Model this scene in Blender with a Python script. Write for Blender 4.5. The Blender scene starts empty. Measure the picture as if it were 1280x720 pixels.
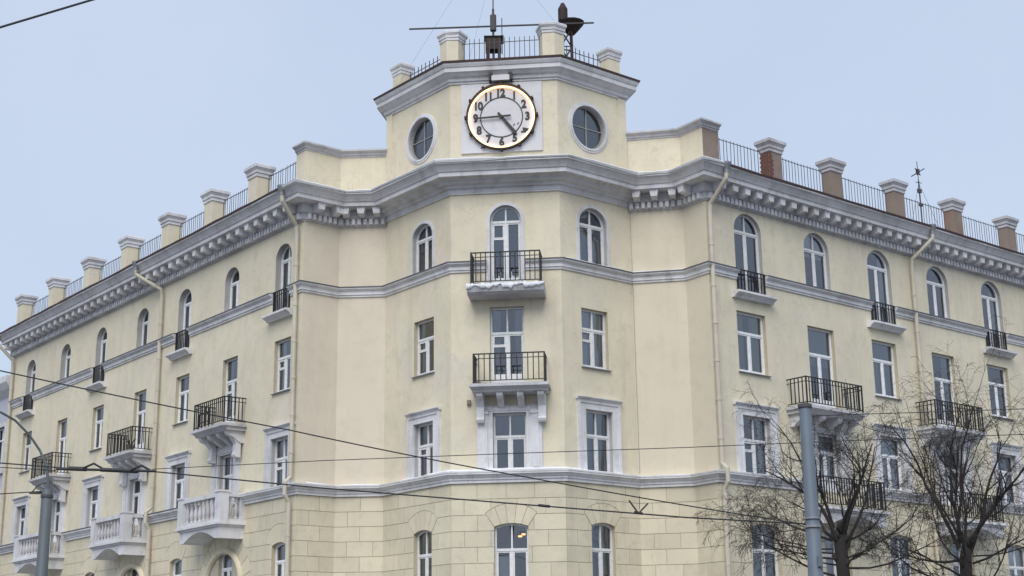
import bpy, math, random
from mathutils import Matrix, Vector
from mathutils.geometry import tessellate_polygon
random.seed(7)
R = math.radians
scene = bpy.context.scene
col = scene.collection

# ---------------------------------------------------------------- camera
CAM_H, F_PX, PITCH, ROLL = 1.6, 1830.36, R(15.0282), R(0.75246)
cam_d = bpy.data.cameras.new('camera')
cam_d.sensor_width = 36.0
cam_d.lens = F_PX * 36.0 / 1280.0
cam_d.clip_start, cam_d.clip_end = 0.1, 3000
cam = bpy.data.objects.new('camera', cam_d)
col.objects.link(cam)
_up = Vector((0, -math.sin(PITCH), math.cos(PITCH)))
_rt = Vector((1, 0, 0))
_fw = Vector((0, math.cos(PITCH), math.sin(PITCH)))
_r2 = _rt * math.cos(ROLL) - _up * math.sin(ROLL)
_u2 = _rt * math.sin(ROLL) + _up * math.cos(ROLL)
cam.matrix_world = Matrix(((_r2.x, _u2.x, -_fw.x, 0), (_r2.y, _u2.y, -_fw.y, 0), (_r2.z, _u2.z, -_fw.z, CAM_H), (0, 0, 0, 1)))
scene.camera = cam

# ---------------------------------------------------------------- overcast winter sky and soft sun
SUN_EL, SUN_AZ = R(46), R(189)            # azimuth measured clockwise from +Y; behind the camera
world = bpy.data.worlds.new('World')
scene.world = world
world.use_nodes = True
wn, wl = world.node_tree.nodes, world.node_tree.links
wn.clear()
w_out = wn.new('ShaderNodeOutputWorld')
w_bg = wn.new('ShaderNodeBackground')
w_sky = wn.new('ShaderNodeTexSky')
w_sky.sky_type = 'NISHITA'
w_sky.sun_disc = False
w_sky.sun_elevation = SUN_EL
w_sky.sun_rotation = SUN_AZ
w_sky.air_density, w_sky.dust_density, w_sky.ozone_density = 1.0, 2.0, 1.0
w_mix = wn.new('ShaderNodeMix'); w_mix.data_type = 'RGBA'
w_mix.inputs[0].default_value = 0.90      # cloud cover over the clear sky
w_mix.inputs[7].default_value = (4.02, 4.74, 6.00, 1)
w_tc = wn.new('ShaderNodeTexCoord'); w_nz = wn.new('ShaderNodeTexNoise'); w_nz.inputs['Scale'].default_value = 2.2; w_nz.inputs['Detail'].default_value = 4
wl.new(w_tc.outputs['Generated'], w_nz.inputs['Vector'])
w_cl = wn.new('ShaderNodeMix'); w_cl.data_type = 'RGBA'
w_cl.inputs[6].default_value, w_cl.inputs[7].default_value = (3.62, 4.30, 5.48, 1), (4.10, 4.75, 5.85, 1)
w_mr = wn.new('ShaderNodeMapRange'); w_mr.inputs[1].default_value, w_mr.inputs[2].default_value = 0.3, 0.7
wl.new(w_nz.outputs[0], w_mr.inputs[0]); wl.new(w_mr.outputs[0], w_cl.inputs[0]); wl.new(w_cl.outputs[2], w_mix.inputs[7])
wl.new(w_sky.outputs[0], w_mix.inputs[6])
wl.new(w_mix.outputs[2], w_bg.inputs[0])
w_bg.inputs[1].default_value = 0.10
wl.new(w_bg.outputs[0], w_out.inputs[0])

sun_d = bpy.data.lights.new('sun', 'SUN')
sun_d.energy, sun_d.angle, sun_d.color = 1.5, R(42), (1.0, 0.97, 0.92)
sun = bpy.data.objects.new('sun', sun_d)
col.objects.link(sun)
_sd = Vector((math.sin(SUN_AZ) * math.cos(SUN_EL), math.cos(SUN_AZ) * math.cos(SUN_EL), math.sin(SUN_EL)))
sun.rotation_euler = _sd.to_track_quat('Z', 'Y').to_euler()

scene.view_settings.view_transform = 'Standard'
scene.view_settings.look = 'None'
scene.view_settings.gamma = 1.0
scene.view_settings.exposure = 0.62
scene.render.engine = 'CYCLES'
scene.cycles.max_bounces = 6
scene.cycles.transparent_max_bounces = 8

# ---------------------------------------------------------------- materials
def new_mat(name):
    m = bpy.data.materials.new(name); m.use_nodes = True
    n, l = m.node_tree.nodes, m.node_tree.links
    return m, n, l, n['Principled BSDF']

def mapped_noise(n, l, geo, scale, detail=4, squash=(1, 1, 1), rough=0.55):
    mp = n.new('ShaderNodeMapping'); mp.inputs['Scale'].default_value = squash
    l.new(geo.outputs['Position'], mp.inputs['Vector'])
    t = n.new('ShaderNodeTexNoise'); t.inputs['Scale'].default_value = scale
    t.inputs['Detail'].default_value = detail; t.inputs['Roughness'].default_value = rough
    l.new(mp.outputs[0], t.inputs['Vector'])
    return t

def ramp(n, l, src, a, b):
    r = n.new('ShaderNodeMapRange'); r.inputs[1].default_value = a; r.inputs[2].default_value = b
    l.new(src, r.inputs[0]); return r.outputs[0]

def mix_col(n, l, fac, c1, c2, blend='MIX'):
    m = n.new('ShaderNodeMix'); m.data_type = 'RGBA'; m.blend_type = blend
    if isinstance(fac, float): m.inputs[0].default_value = fac
    else: l.new(fac, m.inputs[0])
    for i, c in ((6, c1), (7, c2)):
        if isinstance(c, tuple): m.inputs[i].default_value = (*c[:3], 1)
        else: l.new(c, m.inputs[i])
    return m.outputs[2]

def surface(name, base, dirt, dirt_amt=0.5, streak=0.4, patch=None, tint=None, rough=0.9, bump=0.25, per_piece=0.0, fine=14.0):
    """Painted plaster / stone / metal: base colour with blotches, rain streaks, repaired patches and fine relief."""
    m, n, l, p = new_mat(name)
    geo = n.new('ShaderNodeNewGeometry')
    big = mapped_noise(n, l, geo, 0.55, 5)
    med = mapped_noise(n, l, geo, 2.6, 6, rough=0.65)
    stk = mapped_noise(n, l, geo, 2.2, 5, (1, 1, 0.10), 0.6)
    fin = mapped_noise(n, l, geo, fine, 5, rough=0.7)
    c = base
    if patch:
        pm = mapped_noise(n, l, geo, 0.30, 2)
        c = mix_col(n, l, ramp(n, l, pm.outputs[0], 0.58, 0.66), c, patch)
    def scaled(v, k):
        q = n.new('ShaderNodeMath'); q.operation = 'MULTIPLY'; l.new(v, q.inputs[0]); q.inputs[1].default_value = k; return q.outputs[0]
    if tint:
        tm = mapped_noise(n, l, geo, 1.1, 4, (1, 1, 0.6), 0.6)
        c = mix_col(n, l, scaled(ramp(n, l, tm.outputs[0], 0.44, 0.64), 0.6), c, tint)
        rn = mapped_noise(n, l, geo, 7.0, 3, (1, 1, 0.05)); rm = mapped_noise(n, l, geo, 0.8, 2)
        rq = n.new('ShaderNodeMath'); rq.operation = 'MULTIPLY'; l.new(ramp(n, l, rn.outputs[0], 0.56, 0.72), rq.inputs[0]); l.new(ramp(n, l, rm.outputs[0], 0.52, 0.68), rq.inputs[1])
        c = mix_col(n, l, scaled(rq.outputs[0], 0.42), c, dirt)
        cr = n.new('ShaderNodeTexVoronoi'); cr.feature = 'DISTANCE_TO_EDGE'; cr.inputs['Scale'].default_value = 0.45
        wv = mapped_noise(n, l, geo, 3.0, 5)
        va = n.new('ShaderNodeVectorMath'); va.operation = 'MULTIPLY_ADD'; va.inputs[1].default_value = (0.9, 0.9, 0.9)
        l.new(wv.outputs['Color'], va.inputs[0]); l.new(geo.outputs['Position'], va.inputs[2]); l.new(va.outputs[0], cr.inputs['Vector'])
        ck = n.new('ShaderNodeMapRange'); ck.inputs[1].default_value, ck.inputs[2].default_value = 0.0, 0.012
        ck.inputs[3].default_value, ck.inputs[4].default_value = 0.35, 0.0
        l.new(cr.outputs['Distance'], ck.inputs[0]); c = mix_col(n, l, ck.outputs[0], c, dirt)
    c = mix_col(n, l, scaled(ramp(n, l, big.outputs[0], 0.40, 0.75), dirt_amt * 0.7), c, dirt)
    c = mix_col(n, l, scaled(ramp(n, l, med.outputs[0], 0.50, 0.80), dirt_amt), c, dirt)
    c = mix_col(n, l, scaled(ramp(n, l, stk.outputs[0], 0.52, 0.78), streak), c, dirt)
    if per_piece:
        oi = n.new('ShaderNodeObjectInfo')
        v = n.new('ShaderNodeMapRange'); l.new(oi.outputs['Random'], v.inputs[0])
        v.inputs[3].default_value = 1 - per_piece; v.inputs[4].default_value = 1 + per_piece * 0.4
        hs = n.new('ShaderNodeHueSaturation'); l.new(v.outputs[0], hs.inputs['Value']); l.new(c, hs.inputs['Color'])
        c = hs.outputs[0]
    l.new(c, p.inputs['Base Color']) if not isinstance(c, tuple) else None
    p.inputs['Roughness'].default_value = rough
    if bump:
        b = n.new('ShaderNodeBump'); b.inputs['Strength'].default_value = bump; b.inputs['Distance'].default_value = 0.02
        l.new(fin.outputs[0], b.inputs['Height']); l.new(b.outputs[0], p.inputs['Normal'])
    return m

def plain(name, base, rough=0.6, metal=0.0, emit=None, estr=0.0):
    m, n, l, p = new_mat(name)
    geo = n.new('ShaderNodeNewGeometry')
    t = mapped_noise(n, l, geo, 9.0, 4)
    c = mix_col(n, l, ramp(n, l, t.outputs[0], 0.35, 0.8), base, tuple(x * 0.80 for x in base))
    l.new(c, p.inputs['Base Color'])
    p.inputs['Roughness'].default_value = rough; p.inputs['Metallic'].default_value = metal
    if emit:
        p.inputs['Emission Color'].default_value = (*emit, 1); p.inputs['Emission Strength'].default_value = estr
    return m

M = {}
M['wall'] = surface('yellow plaster', (0.745, 0.68, 0.51), (0.48, 0.435, 0.34), 0.46, 0.38, patch=(0.70, 0.655, 0.53), tint=(0.72, 0.635, 0.52))
M['niche_right'] = surface('greyish pink repainted plaster', (0.695, 0.625, 0.485), (0.50, 0.44, 0.35), 0.35, 0.20, bump=0.2)
M['niche'] = surface('pinkish repainted plaster', (0.70, 0.625, 0.50), (0.50, 0.44, 0.36), 0.35, 0.20, bump=0.2)
M['block'] = surface('rusticated yellow plaster', (0.71, 0.645, 0.485), (0.45, 0.41, 0.32), 0.50, 0.36, per_piece=0.10, bump=0.35)
M['joint'] = surface('darker joint plaster', (0.52, 0.475, 0.365), (0.36, 0.33, 0.26), 0.5, 0.3)  # joint tone, darker than the blocks
M['trim'] = surface('whitewashed moulding', (0.745, 0.74, 0.755), (0.35, 0.34, 0.335), 0.60, 0.60, bump=0.5, per_piece=0.10)
M['trim_dirty'] = surface('weathered whitewash', (0.58, 0.575, 0.60), (0.26, 0.25, 0.25), 0.65, 0.55, bump=0.4)
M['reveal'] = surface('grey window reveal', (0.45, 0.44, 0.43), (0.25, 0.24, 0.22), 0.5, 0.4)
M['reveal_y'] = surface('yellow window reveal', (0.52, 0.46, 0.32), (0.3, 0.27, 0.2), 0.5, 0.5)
M['brown'] = surface('brown chimney render', (0.285, 0.225, 0.185), (0.16, 0.13, 0.115), 0.6, 0.5, patch=(0.27, 0.14, 0.10))
M['flash_red'] = surface('rusty roof edge', (0.10, 0.055, 0.05), (0.05, 0.035, 0.035), 0.6, 0.4, rough=0.6)
M['flash_white'] = surface('snowy pale flashing', (0.74, 0.74, 0.74), (0.36, 0.33, 0.31), 0.45, 0.3, rough=0.7)
M['flash_dark'] = surface('dark ledge flashing', (0.12, 0.12, 0.13), (0.06, 0.06, 0.06), 0.5, 0.3, rough=0.6)
M['pvc'] = plain('white window plastic', (0.88, 0.88, 0.89), 0.4)
M['wood'] = plain('old painted window wood', (0.78, 0.78, 0.78), 0.7)
M['wood_grey'] = plain('dull grey window wood', (0.30, 0.30, 0.30), 0.8)
M['curtain_dark'] = None
M['wood_dark'] = plain('weathered window wood', (0.26, 0.23, 0.20), 0.8)
M['iron'] = plain('black iron', (0.018, 0.018, 0.02), 0.6)
M['rail'] = plain('dark roof railing', (0.085, 0.08, 0.085), 0.7)
M['pipe'] = surface('cream downpipe paint', (0.60, 0.55, 0.44), (0.34, 0.30, 0.24), 0.5, 0.5, rough=0.5, bump=0.1)
M['pole'] = surface('blue grey pole paint', (0.118, 0.148, 0.185), (0.075, 0.09, 0.105), 0.5, 0.5, rough=0.55, bump=0.15)
M['pole_dark'] = surface('slate grey pole paint', (0.105, 0.125, 0.14), (0.06, 0.07, 0.08), 0.5, 0.5, rough=0.55, bump=0.15)
M['steel'] = plain('galvanised steel', (0.30, 0.31, 0.33), 0.5, 0.3)
M['wire'] = plain('dark cable', (0.03, 0.03, 0.033), 0.6)
M['bark'] = surface('dark wet bark', (0.036, 0.030, 0.027), (0.014, 0.012, 0.011), 0.7, 0.6, bump=0.9, fine=30)
M['twig'] = plain('dark twigs', (0.040, 0.033, 0.030), 0.9)
M['snow'] = surface('old snow', (0.80, 0.81, 0.84), (0.52, 0.53, 0.56), 0.5, 0.1, bump=0.5)
M['ice'] = plain('icicle ice', (0.75, 0.78, 0.82), 0.15)
M['asphalt'] = surface('wet asphalt', (0.055, 0.055, 0.058), (0.035, 0.035, 0.037), 0.6, 0.0, rough=0.5, bump=0.4, fine=40)
M['paving'] = surface('pavement slabs under slush', (0.34, 0.34, 0.35), (0.20, 0.20, 0.21), 0.6, 0.0, bump=0.3)
M['kerb'] = surface('kerb granite', (0.30, 0.29, 0.28), (0.18, 0.18, 0.17), 0.5, 0.2)
M['roof'] = plain('dark sheet roof', (0.09, 0.06, 0.055), 0.6)
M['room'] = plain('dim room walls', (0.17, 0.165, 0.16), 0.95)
M['lilac'] = surface('pale lilac plaster', (0.52, 0.53, 0.60), (0.36, 0.36, 0.40), 0.4, 0.3)
M['panel'] = surface('clock panel sheet', (0.66, 0.65, 0.67), (0.42, 0.40, 0.39), 0.4, 0.3, rough=0.6, bump=0.08)
M['black'] = plain('black clock paint', (0.012, 0.011, 0.011), 0.5)
M['rimrust'] = plain('rusty black clock rim', (0.030, 0.016, 0.012), 0.7)
M['neon'] = plain('lit neon tube', (0.9, 0.7, 0.5), 0.4, 0, (1.0, 0.60, 0.30), 1.7)
M['bulb'] = plain('lit bulb', (0.9, 0.7, 0.5), 0.4, 0, (1.0, 0.42, 0.13), 2.2)

def curtain_mat(name, c):
    m, n, l, p = new_mat(name)
    p.inputs['Base Color'].default_value = (*c, 1); p.inputs['Roughness'].default_value = 0.95
    return m
M['curtain_white'] = curtain_mat('white net curtain', (0.82, 0.84, 0.85))
M['curtain_grey'] = curtain_mat('grey curtain', (0.42, 0.44, 0.47))
M['curtain_blue'] = curtain_mat('blue grey blind', (0.46, 0.52, 0.58))
M['curtain_dark'] = curtain_mat('dim blind', (0.17, 0.185, 0.215))
M['curtain_beige'] = curtain_mat('beige curtain', (0.50, 0.45, 0.38))

def glass_mat():
    m, n, l, p = new_mat('window glass')
    n.remove(p)
    out = n['Material Output']
    tr = n.new('ShaderNodeBsdfTransparent'); tr.inputs[0].default_value = (0.86, 0.90, 0.91, 1)
    gl = n.new('ShaderNodeBsdfGlossy'); gl.inputs['Roughness'].default_value = 0.02; gl.inputs[0].default_value = (0.9, 0.94, 1.0, 1)
    fr = n.new('ShaderNodeFresnel'); fr.inputs['IOR'].default_value = 2.35
    geo = n.new('ShaderNodeNewGeometry')
    t = mapped_noise(n, l, geo, 0.9, 1)
    b = n.new('ShaderNodeBump'); b.inputs['Strength'].default_value = 0.12; b.inputs['Distance'].default_value = 0.2
    l.new(t.outputs[0], b.inputs['Height']); l.new(b.outputs[0], gl.inputs['Normal'])
    mx = n.new('ShaderNodeMixShader')
    l.new(fr.outputs[0], mx.inputs[0]); l.new(tr.outputs[0], mx.inputs[1]); l.new(gl.outputs[0], mx.inputs[2])
    l.new(mx.outputs[0], out.inputs[0])
    return m
M['glass'] = glass_mat()

# ---------------------------------------------------------------- mesh and object helpers
class MB:
    def __init__(s): s.v, s.f, s.mi, s.cur = [], [], [], 0
    def pts(s, P): b = len(s.v); s.v.extend([tuple(p) for p in P]); return b
    def face(s, idx): s.f.append(tuple(idx)); s.mi.append(s.cur)
    def poly(s, P): b = s.pts(P); s.face(range(b, b + len(P)))
    def box(s, x0, x1, y0, y1, z0, z1):
        b = s.pts([(x0,y0,z0),(x1,y0,z0),(x1,y1,z0),(x0,y1,z0),(x0,y0,z1),(x1,y0,z1),(x1,y1,z1),(x0,y1,z1)])
        for q in ((0,3,2,1),(4,5,6,7),(0,1,5,4),(1,2,6,5),(2,3,7,6),(3,0,4,7)): s.face([b + i for i in q])
        return s
    def prism(s, P, y0, y1, back=True):
        """polygon in x,z extruded along y (front y0, back y1)"""
        n = len(P); b = s.pts([(x, y0, z) for x, z in P] + [(x, y1, z) for x, z in P])
        s.face(range(b, b + n))
        if back: s.face(range(b + 2*n - 1, b + n - 1, -1))
        for i in range(n):
            j = (i + 1) % n; s.face((b + i, b + n + i, b + n + j, b + j))
        return s
    def prism_x(s, P, x0, x1):
        """polygon in y,z extruded along x"""
        n = len(P); b = s.pts([(x0, y, z) for y, z in P] + [(x1, y, z) for y, z in P])
        s.face(range(b, b + n)); s.face(range(b + 2*n - 1, b + n - 1, -1))
        for i in range(n):
            j = (i + 1) % n; s.face((b + i, b + n + i, b + n + j, b + j))
        return s
    def tube(s, P, r, n=6, cap=True):
        P = [Vector(p) for p in P]; rs = r if isinstance(r, (list, tuple)) else [r] * len(P)
        rings = []
        t0 = (P[1] - P[0]).normalized()
        u = t0.orthogonal().normalized()
        for i, p in enumerate(P):
            t = (P[min(i+1, len(P)-1)] - P[max(i-1, 0)]).normalized()
            u = (u - t * u.dot(t))
            u = u.normalized() if u.length > 1e-6 else t.orthogonal().normalized()
            w = t.cross(u)
            rings.append(s.pts([p + (u * math.cos(2*math.pi*k/n) + w * math.sin(2*math.pi*k/n)) * rs[i] for k in range(n)]))
        for a, b in zip(rings, rings[1:]):
            for k in range(n):
                k2 = (k + 1) % n; s.face((a + k, a + k2, b + k2, b + k))
        if cap:
            s.face(range(rings[0] + n - 1, rings[0] - 1, -1)); s.face(range(rings[-1], rings[-1] + n))
        return s
    def lathe(s, prof, n=12, c=(0, 0)):
        return s.tube([(c[0], c[1], z) for r, z in prof], [max(r, 0.001) for r, z in prof], n) if False else s._lathe(prof, n, c)
    def _lathe(s, prof, n, c):
        rings = [s.pts([(c[0] + r*math.cos(2*math.pi*k/n), c[1] + r*math.sin(2*math.pi*k/n), z) for k in range(n)]) for r, z in prof]
        for a, b in zip(rings, rings[1:]):
            for k in range(n):
                k2 = (k + 1) % n; s.face((a + k, a + k2, b + k2, b + k))
        s.face(range(rings[0] + n - 1, rings[0] - 1, -1)); s.face(range(rings[-1], rings[-1] + n))
        return s
    def mesh(s, name, mats, smooth=False):
        me = bpy.data.meshes.new(name)
        me.from_pydata(s.v, [], s.f)
        for m in (mats if isinstance(mats, (list, tuple)) else [mats]): me.materials.append(m)
        if any(s.mi): me.polygons.foreach_set('material_index', s.mi)
        if smooth: me.polygons.foreach_set('use_smooth', [True] * len(me.polygons))
        me.update(); return me

WM = {}
def link(name, data, parent=None, mw=None, **props):
    o = bpy.data.objects.new(name, data); col.objects.link(o)
    mw = mw or Matrix.Identity(4)
    WM[o.name] = mw
    if parent is not None:
        o.parent = parent
        o.matrix_local = WM[parent.name].inverted() @ mw
    else:
        o.matrix_world = mw
    for k, v in props.items(): o[k] = v
    return o
def build(name, mb, mat, parent=None, mw=None, smooth=False, **props):
    return link(name, mb.mesh(name, mat, smooth), parent, mw, **props)
def thing(name, loc, label, cat, group=None, rz=0):
    o = link(name, None, None, Matrix.Translation(loc) @ Matrix.Rotation(rz, 4, 'Z'), label=label, category=cat)
    o.empty_display_size = 0.3
    if group: o['group'] = group
    return o

# ---------------------------------------------------------------- plan of the building (metres)
AL, AR = R(-38.748), R(50.404)
PL = dict(L0=(-7.073,47.702), L1=(-5.960,48.589), L2=(-4.337,48.517), L3=(-1.978,45.647),
          R3=(1.582,45.281), R2=(3.999,47.245), R1=(5.779,46.909), R0=(6.421,46.025))
PL = {k: Vector(v) for k, v in PL.items()}
LEN_L, LEN_R = 27.0, 25.0
dL = Vector((-math.sin(AL), -math.cos(AL)))     # along left wing towards the corner
dR = Vector((math.sin(AR), math.cos(AR)))
PL['LF'] = PL['L0'] - dL * LEN_L
PL['RF'] = PL['R0'] + dR * LEN_R
SEGS = {}
for k, (a, b, org) in dict(LW=('LF','L0','L0'), N1=('L0','L1','L0'), N2=('L1','L2','L1'), B1=('L2','L3','L2'), B2=('L3','R3','L3'),
                           B3=('R3','R2','R3'), N3=('R2','R1','R2'), N4=('R1','R0','R1'), RW=('R0','RF','R0')).items():
    d = (PL[b] - PL[a]); ln = d.length; ang = math.atan2(d.y, d.x)
    SEGS[k] = dict(M=Matrix.Translation((PL[org].x, PL[org].y, 0)) @ Matrix.Rotation(ang, 4, 'Z'), len=ln,
                   x0=(-ln if k == 'LW' else 0.0), x1=(0.0 if k == 'LW' else ln))
def SM(seg, x=0, y=0, z=0): return SEGS[seg]['M'] @ Matrix.Translation((x, y, z))

bld = thing('corner_building', (-0.2, 45.46, 0), 'pale yellow corner apartment building with clock tower, iron balconies and pillared roof', 'building')

# ---------------------------------------------------------------- mitred sweeps along the facade line
def sweep(mb, path, prof, caps=True):
    """path: list of Vector2; prof: list of (outward offset, z)"""
    nrm = []
    for a, b in zip(path, path[1:]):
        d = (b - a).normalized(); nrm.append(Vector((d.y, -d.x)))
    rings = []
    for i, p in enumerate(path):
        if i == 0: m = nrm[0]
        elif i == len(path) - 1: m = nrm[-1]
        else:
            m = nrm[i-1] + nrm[i]; m = m / m.length; m = m / max(0.3, m.dot(nrm[i]))
        rings.append(mb.pts([(p.x + m.x*o, p.y + m.y*o, z) for o, z in prof]))
    n = len(prof)
    for a, b in zip(rings, rings[1:]):
        for k in range(n - 1): mb.face((a + k, b + k, b + k + 1, a + k + 1))
    if caps:
        mb.face(range(rings[0], rings[0] + n)); mb.face(range(rings[-1] + n - 1, rings[-1] - 1, -1))
    return mb
def on(seg, x):  # plan point on a segment
    v = SM(seg, x) @ Vector((0, 0, 0)); return Vector((v.x, v.y))

# ---------------------------------------------------------------- openings
def outline(kind, w, z0, z1, rise=0.0, n=14):
    h = w / 2
    if kind == 'rect': return [(-h, z0), (h, z0), (h, z1), (-h, z1)]
    if kind == 'round':
        r = w / 2; c = (z0 + z1) / 2
        return [(r*math.cos(2*math.pi*k/28), c + r*math.sin(2*math.pi*k/28)) for k in range(28)]
    sp = z1 - rise
    P = [(-h, z0), (h, z0)]
    if kind == 'arch':
        P += [(h*math.cos(math.pi*k/n), sp + rise*math.sin(math.pi*k/n)) for k in range(n + 1)]
    else:  # segmental head
        rad = (h*h + rise*rise) / (2*rise); a = math.asin(h / rad)
        P += [(rad*math.sin(a - 2*a*k/n), z1 - rad + rad*math.cos(a - 2*a*k/n)) for k in range(n + 1)]
    return P

W = []   # every window: dict
def win(seg, s, w, z0, z1, kind='rect', rise=0.0, **k):
    x = -s if seg == 'LW' else s
    W.append(dict(seg=seg, x=x, w=w, z0=z0, z1=z1, kind=kind, rise=rise, **k))

# left wing (distance from the corner, going left)
LB = [1.27, 5.00, 8.78, 12.50, 16.58, 20.45, 24.55]
for i, s in enumerate(LB):
    low = i % 2 == 0
    win('LW', s + 0.05, 1.08, 13.90 if low else 14.74, 16.38, 'arch', 0.50, balconette=low, style='fan', old=(i in (0, 3)), rd=0.22)
    door = i % 2 == 1
    win('LW', s - 0.05, 1.10, 10.40 if door else 11.15, 12.97, style='T', door=door, old=(i in (0, 1, 6)), fort=(i in (0, 1)), sill=not door)
    win('LW', s - 0.10, 1.10 if door else 1.18, 7.63 if door else 7.86, 9.47 if door else 9.58, style='H' if i in (0, 1) else 'T', door=door, old=(i < 2), fort=(i == 0), surround='pilaster' if door else 'frame')
    win('LW', s - 0.22, 0.98, 4.30, 6.10, 'segm', 0.10, style='T', old=False, portal=door)
# right wing
RB = [2.02, 5.62, 9.18, 12.80, 16.42, 20.05]
for i, s in enumerate(RB):
    low = i % 2 == 0
    win('RW', s, 1.36, 13.95 if low else 14.74, 16.78, 'arch', 0.62, balconette=low, style='fan', old=(i < 2))
    door = i % 2 == 1
    win('RW', s - 0.06, 1.42, 10.35 if door else 11.27, 13.32, style='T', door=door, old=False, sill=not door)
    win('RW', s - 0.12, 1.36 if not door else 1.2, 7.63 if door else 7.90, 9.82 if not door else 9.6, style='H' if i == 0 else 'T', door=door, old=(i in (0, 4)), fort=(i == 0), surround='pilaster' if door else 'frame')
    win('RW', s + 0.05, 1.36, 4.30, 6.36, 'segm', 0.10, style='H', old=True, portal=False)
# bow
win('B2', 1.80, 1.02, 13.72, 16.60, 'arch', 0.51, style='fan', old=True, fort=True, door=True, surround='ring', cr=0.6, cm='curtain_dark')
win('B2', 1.81, 1.10, 10.55, 13.19, style='T2', old=True, door=True, fort=True, cr=0.3, cm='curtain_grey')
win('B2', 1.86, 1.06, 7.90, 9.75, style='H', old=True, surround='pilaster_wide', cr=0.6, cm='curtain_dark')
win('B2', 1.87, 1.06, 4.30, 6.31, 'segm', 0.10, style='H', old=True, lamp=True)
win('B1', 2.18, 1.14, 14.72, 16.43, 'arch', 0.48, style='fan', old=True, surround='ring')
win('B1', 2.25, 1.10, 11.28, 13.12, style='T', old=True, fort=True, sill=True)
win('B1', 2.30, 1.08, 7.90, 9.68, style='H', old=True, fort=True, surround='frame')
win('B1', 2.23, 0.98, 4.30, 6.26, 'segm', 0.10, style='H', old=True)
win('B3', 1.42, 1.22, 14.72, 16.68, 'arch', 0.55, style='fan', old=True, surround='ring')
win('B3', 1.40, 1.14, 11.28, 13.22, style='T2', old=True, fort=True, sill=True)
win('B3', 1.44, 1.16, 7.90, 9.90, style='H', old=True, surround='frame')
win('B3', 1.51, 1.00, 4.30, 6.36, 'segm', 0.10, style='H', old=True)

RD = 0.14     # depth of the window frame behind the wall face

# ---------------------------------------------------------------- walls with real openings
def wall(name, seg, z0, z1, mats, wins, x0=None, x1=None, parent=bld, y=0.0, depth=None):
    S = SEGS[seg]; x0 = S['x0'] if x0 is None else x0; x1 = S['x1'] if x1 is None else x1
    mb = MB()
    loops = [[(x0, z0), (x1, z0), (x1, z1), (x0, z1)]]
    for w in wins:
        loops.append([(w['x'] + px, max(pz, z0 + 0.01)) for px, pz in outline(w['kind'], w['w'], w['z0'], w['z1'], w['rise'])])
    tri = tessellate_polygon([[Vector((a, b, 0)) for a, b in lp] for lp in loops])
    flat = [p for lp in loops for p in lp]
    b = mb.pts([(a, y, c) for a, c in flat])
    for t in tri:
        A, B, C = (flat[i] for i in t)
        if (B[0]-A[0])*(C[1]-A[1]) - (B[1]-A[1])*(C[0]-A[0]) < 0: t = (t[0], t[2], t[1])
        mb.face([b + i for i in t])
    for w, lp in zip(wins, loops[1:]):
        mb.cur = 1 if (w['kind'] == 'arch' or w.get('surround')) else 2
        n = len(lp); q = mb.pts([(a, y, c) for a, c in lp] + [(a, w.get('rd', RD) + 0.06, c) for a, c in lp])
        for i in range(n):
            j = (i + 1) % n; mb.face((q + i, q + j, q + n + j, q + n + i))
    return build(name, mb, mats, parent, SM(seg))

WALL_SPLIT = 7.60
TOPZ = 17.96
for seg in SEGS:
    up = dict(N1=M['niche'], N2=M['niche'], N3=M['niche_right'], N4=M['niche_right']).get(seg, M['wall'])
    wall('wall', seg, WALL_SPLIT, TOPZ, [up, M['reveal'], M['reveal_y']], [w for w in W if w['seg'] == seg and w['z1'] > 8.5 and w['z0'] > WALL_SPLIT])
low_wins = {seg: [w for w in W if w['seg'] == seg and w['z1'] < 7] for seg in SEGS}
lower = {}
for seg in SEGS:
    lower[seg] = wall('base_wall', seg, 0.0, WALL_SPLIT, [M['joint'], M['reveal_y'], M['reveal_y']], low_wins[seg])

# ---------------------------------------------------------------- rusticated blocks of the base, each its own piece
def clip(poly, a, b, c, keep_pos):
    """keep the part of a convex polygon where a*x+b*z+c >= 0 (or <= 0)"""
    out = []; sg = 1 if keep_pos else -1
    for i in range(len(poly)):
        p, q = poly[i], poly[(i + 1) % len(poly)]
        dp, dq = sg*(a*p[0]+b*p[1]+c), sg*(a*q[0]+b*q[1]+c)
        if dp >= 0: out.append(p)
        if (dp > 0 > dq) or (dp < 0 < dq):
            t = dp / (dp - dq); out.append((p[0]+(q[0]-p[0])*t, p[1]+(q[1]-p[1])*t))
    return out
def area(P): return abs(sum(P[i][0]*P[(i+1)%len(P)][1]-P[(i+1)%len(P)][0]*P[i][1] for i in range(len(P)))) / 2
def subtract(polys, hole):
    """subtract a convex CCW polygon"""
    res = []
    for P in polys:
        rest = P
        for i in range(len(hole)):
            p, q = hole[i], hole[(i+1) % len(hole)]
            a, b = -(q[1]-p[1]), (q[0]-p[0]); c = -(a*p[0]+b*p[1])   # inside: >= 0
            o = clip(rest, a, b, c, False)
            if len(o) > 2 and area(o) > 0.0015: res.append(o)
            rest = clip(rest, a, b, c, True)
            if len(rest) < 3: break
    return res

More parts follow.
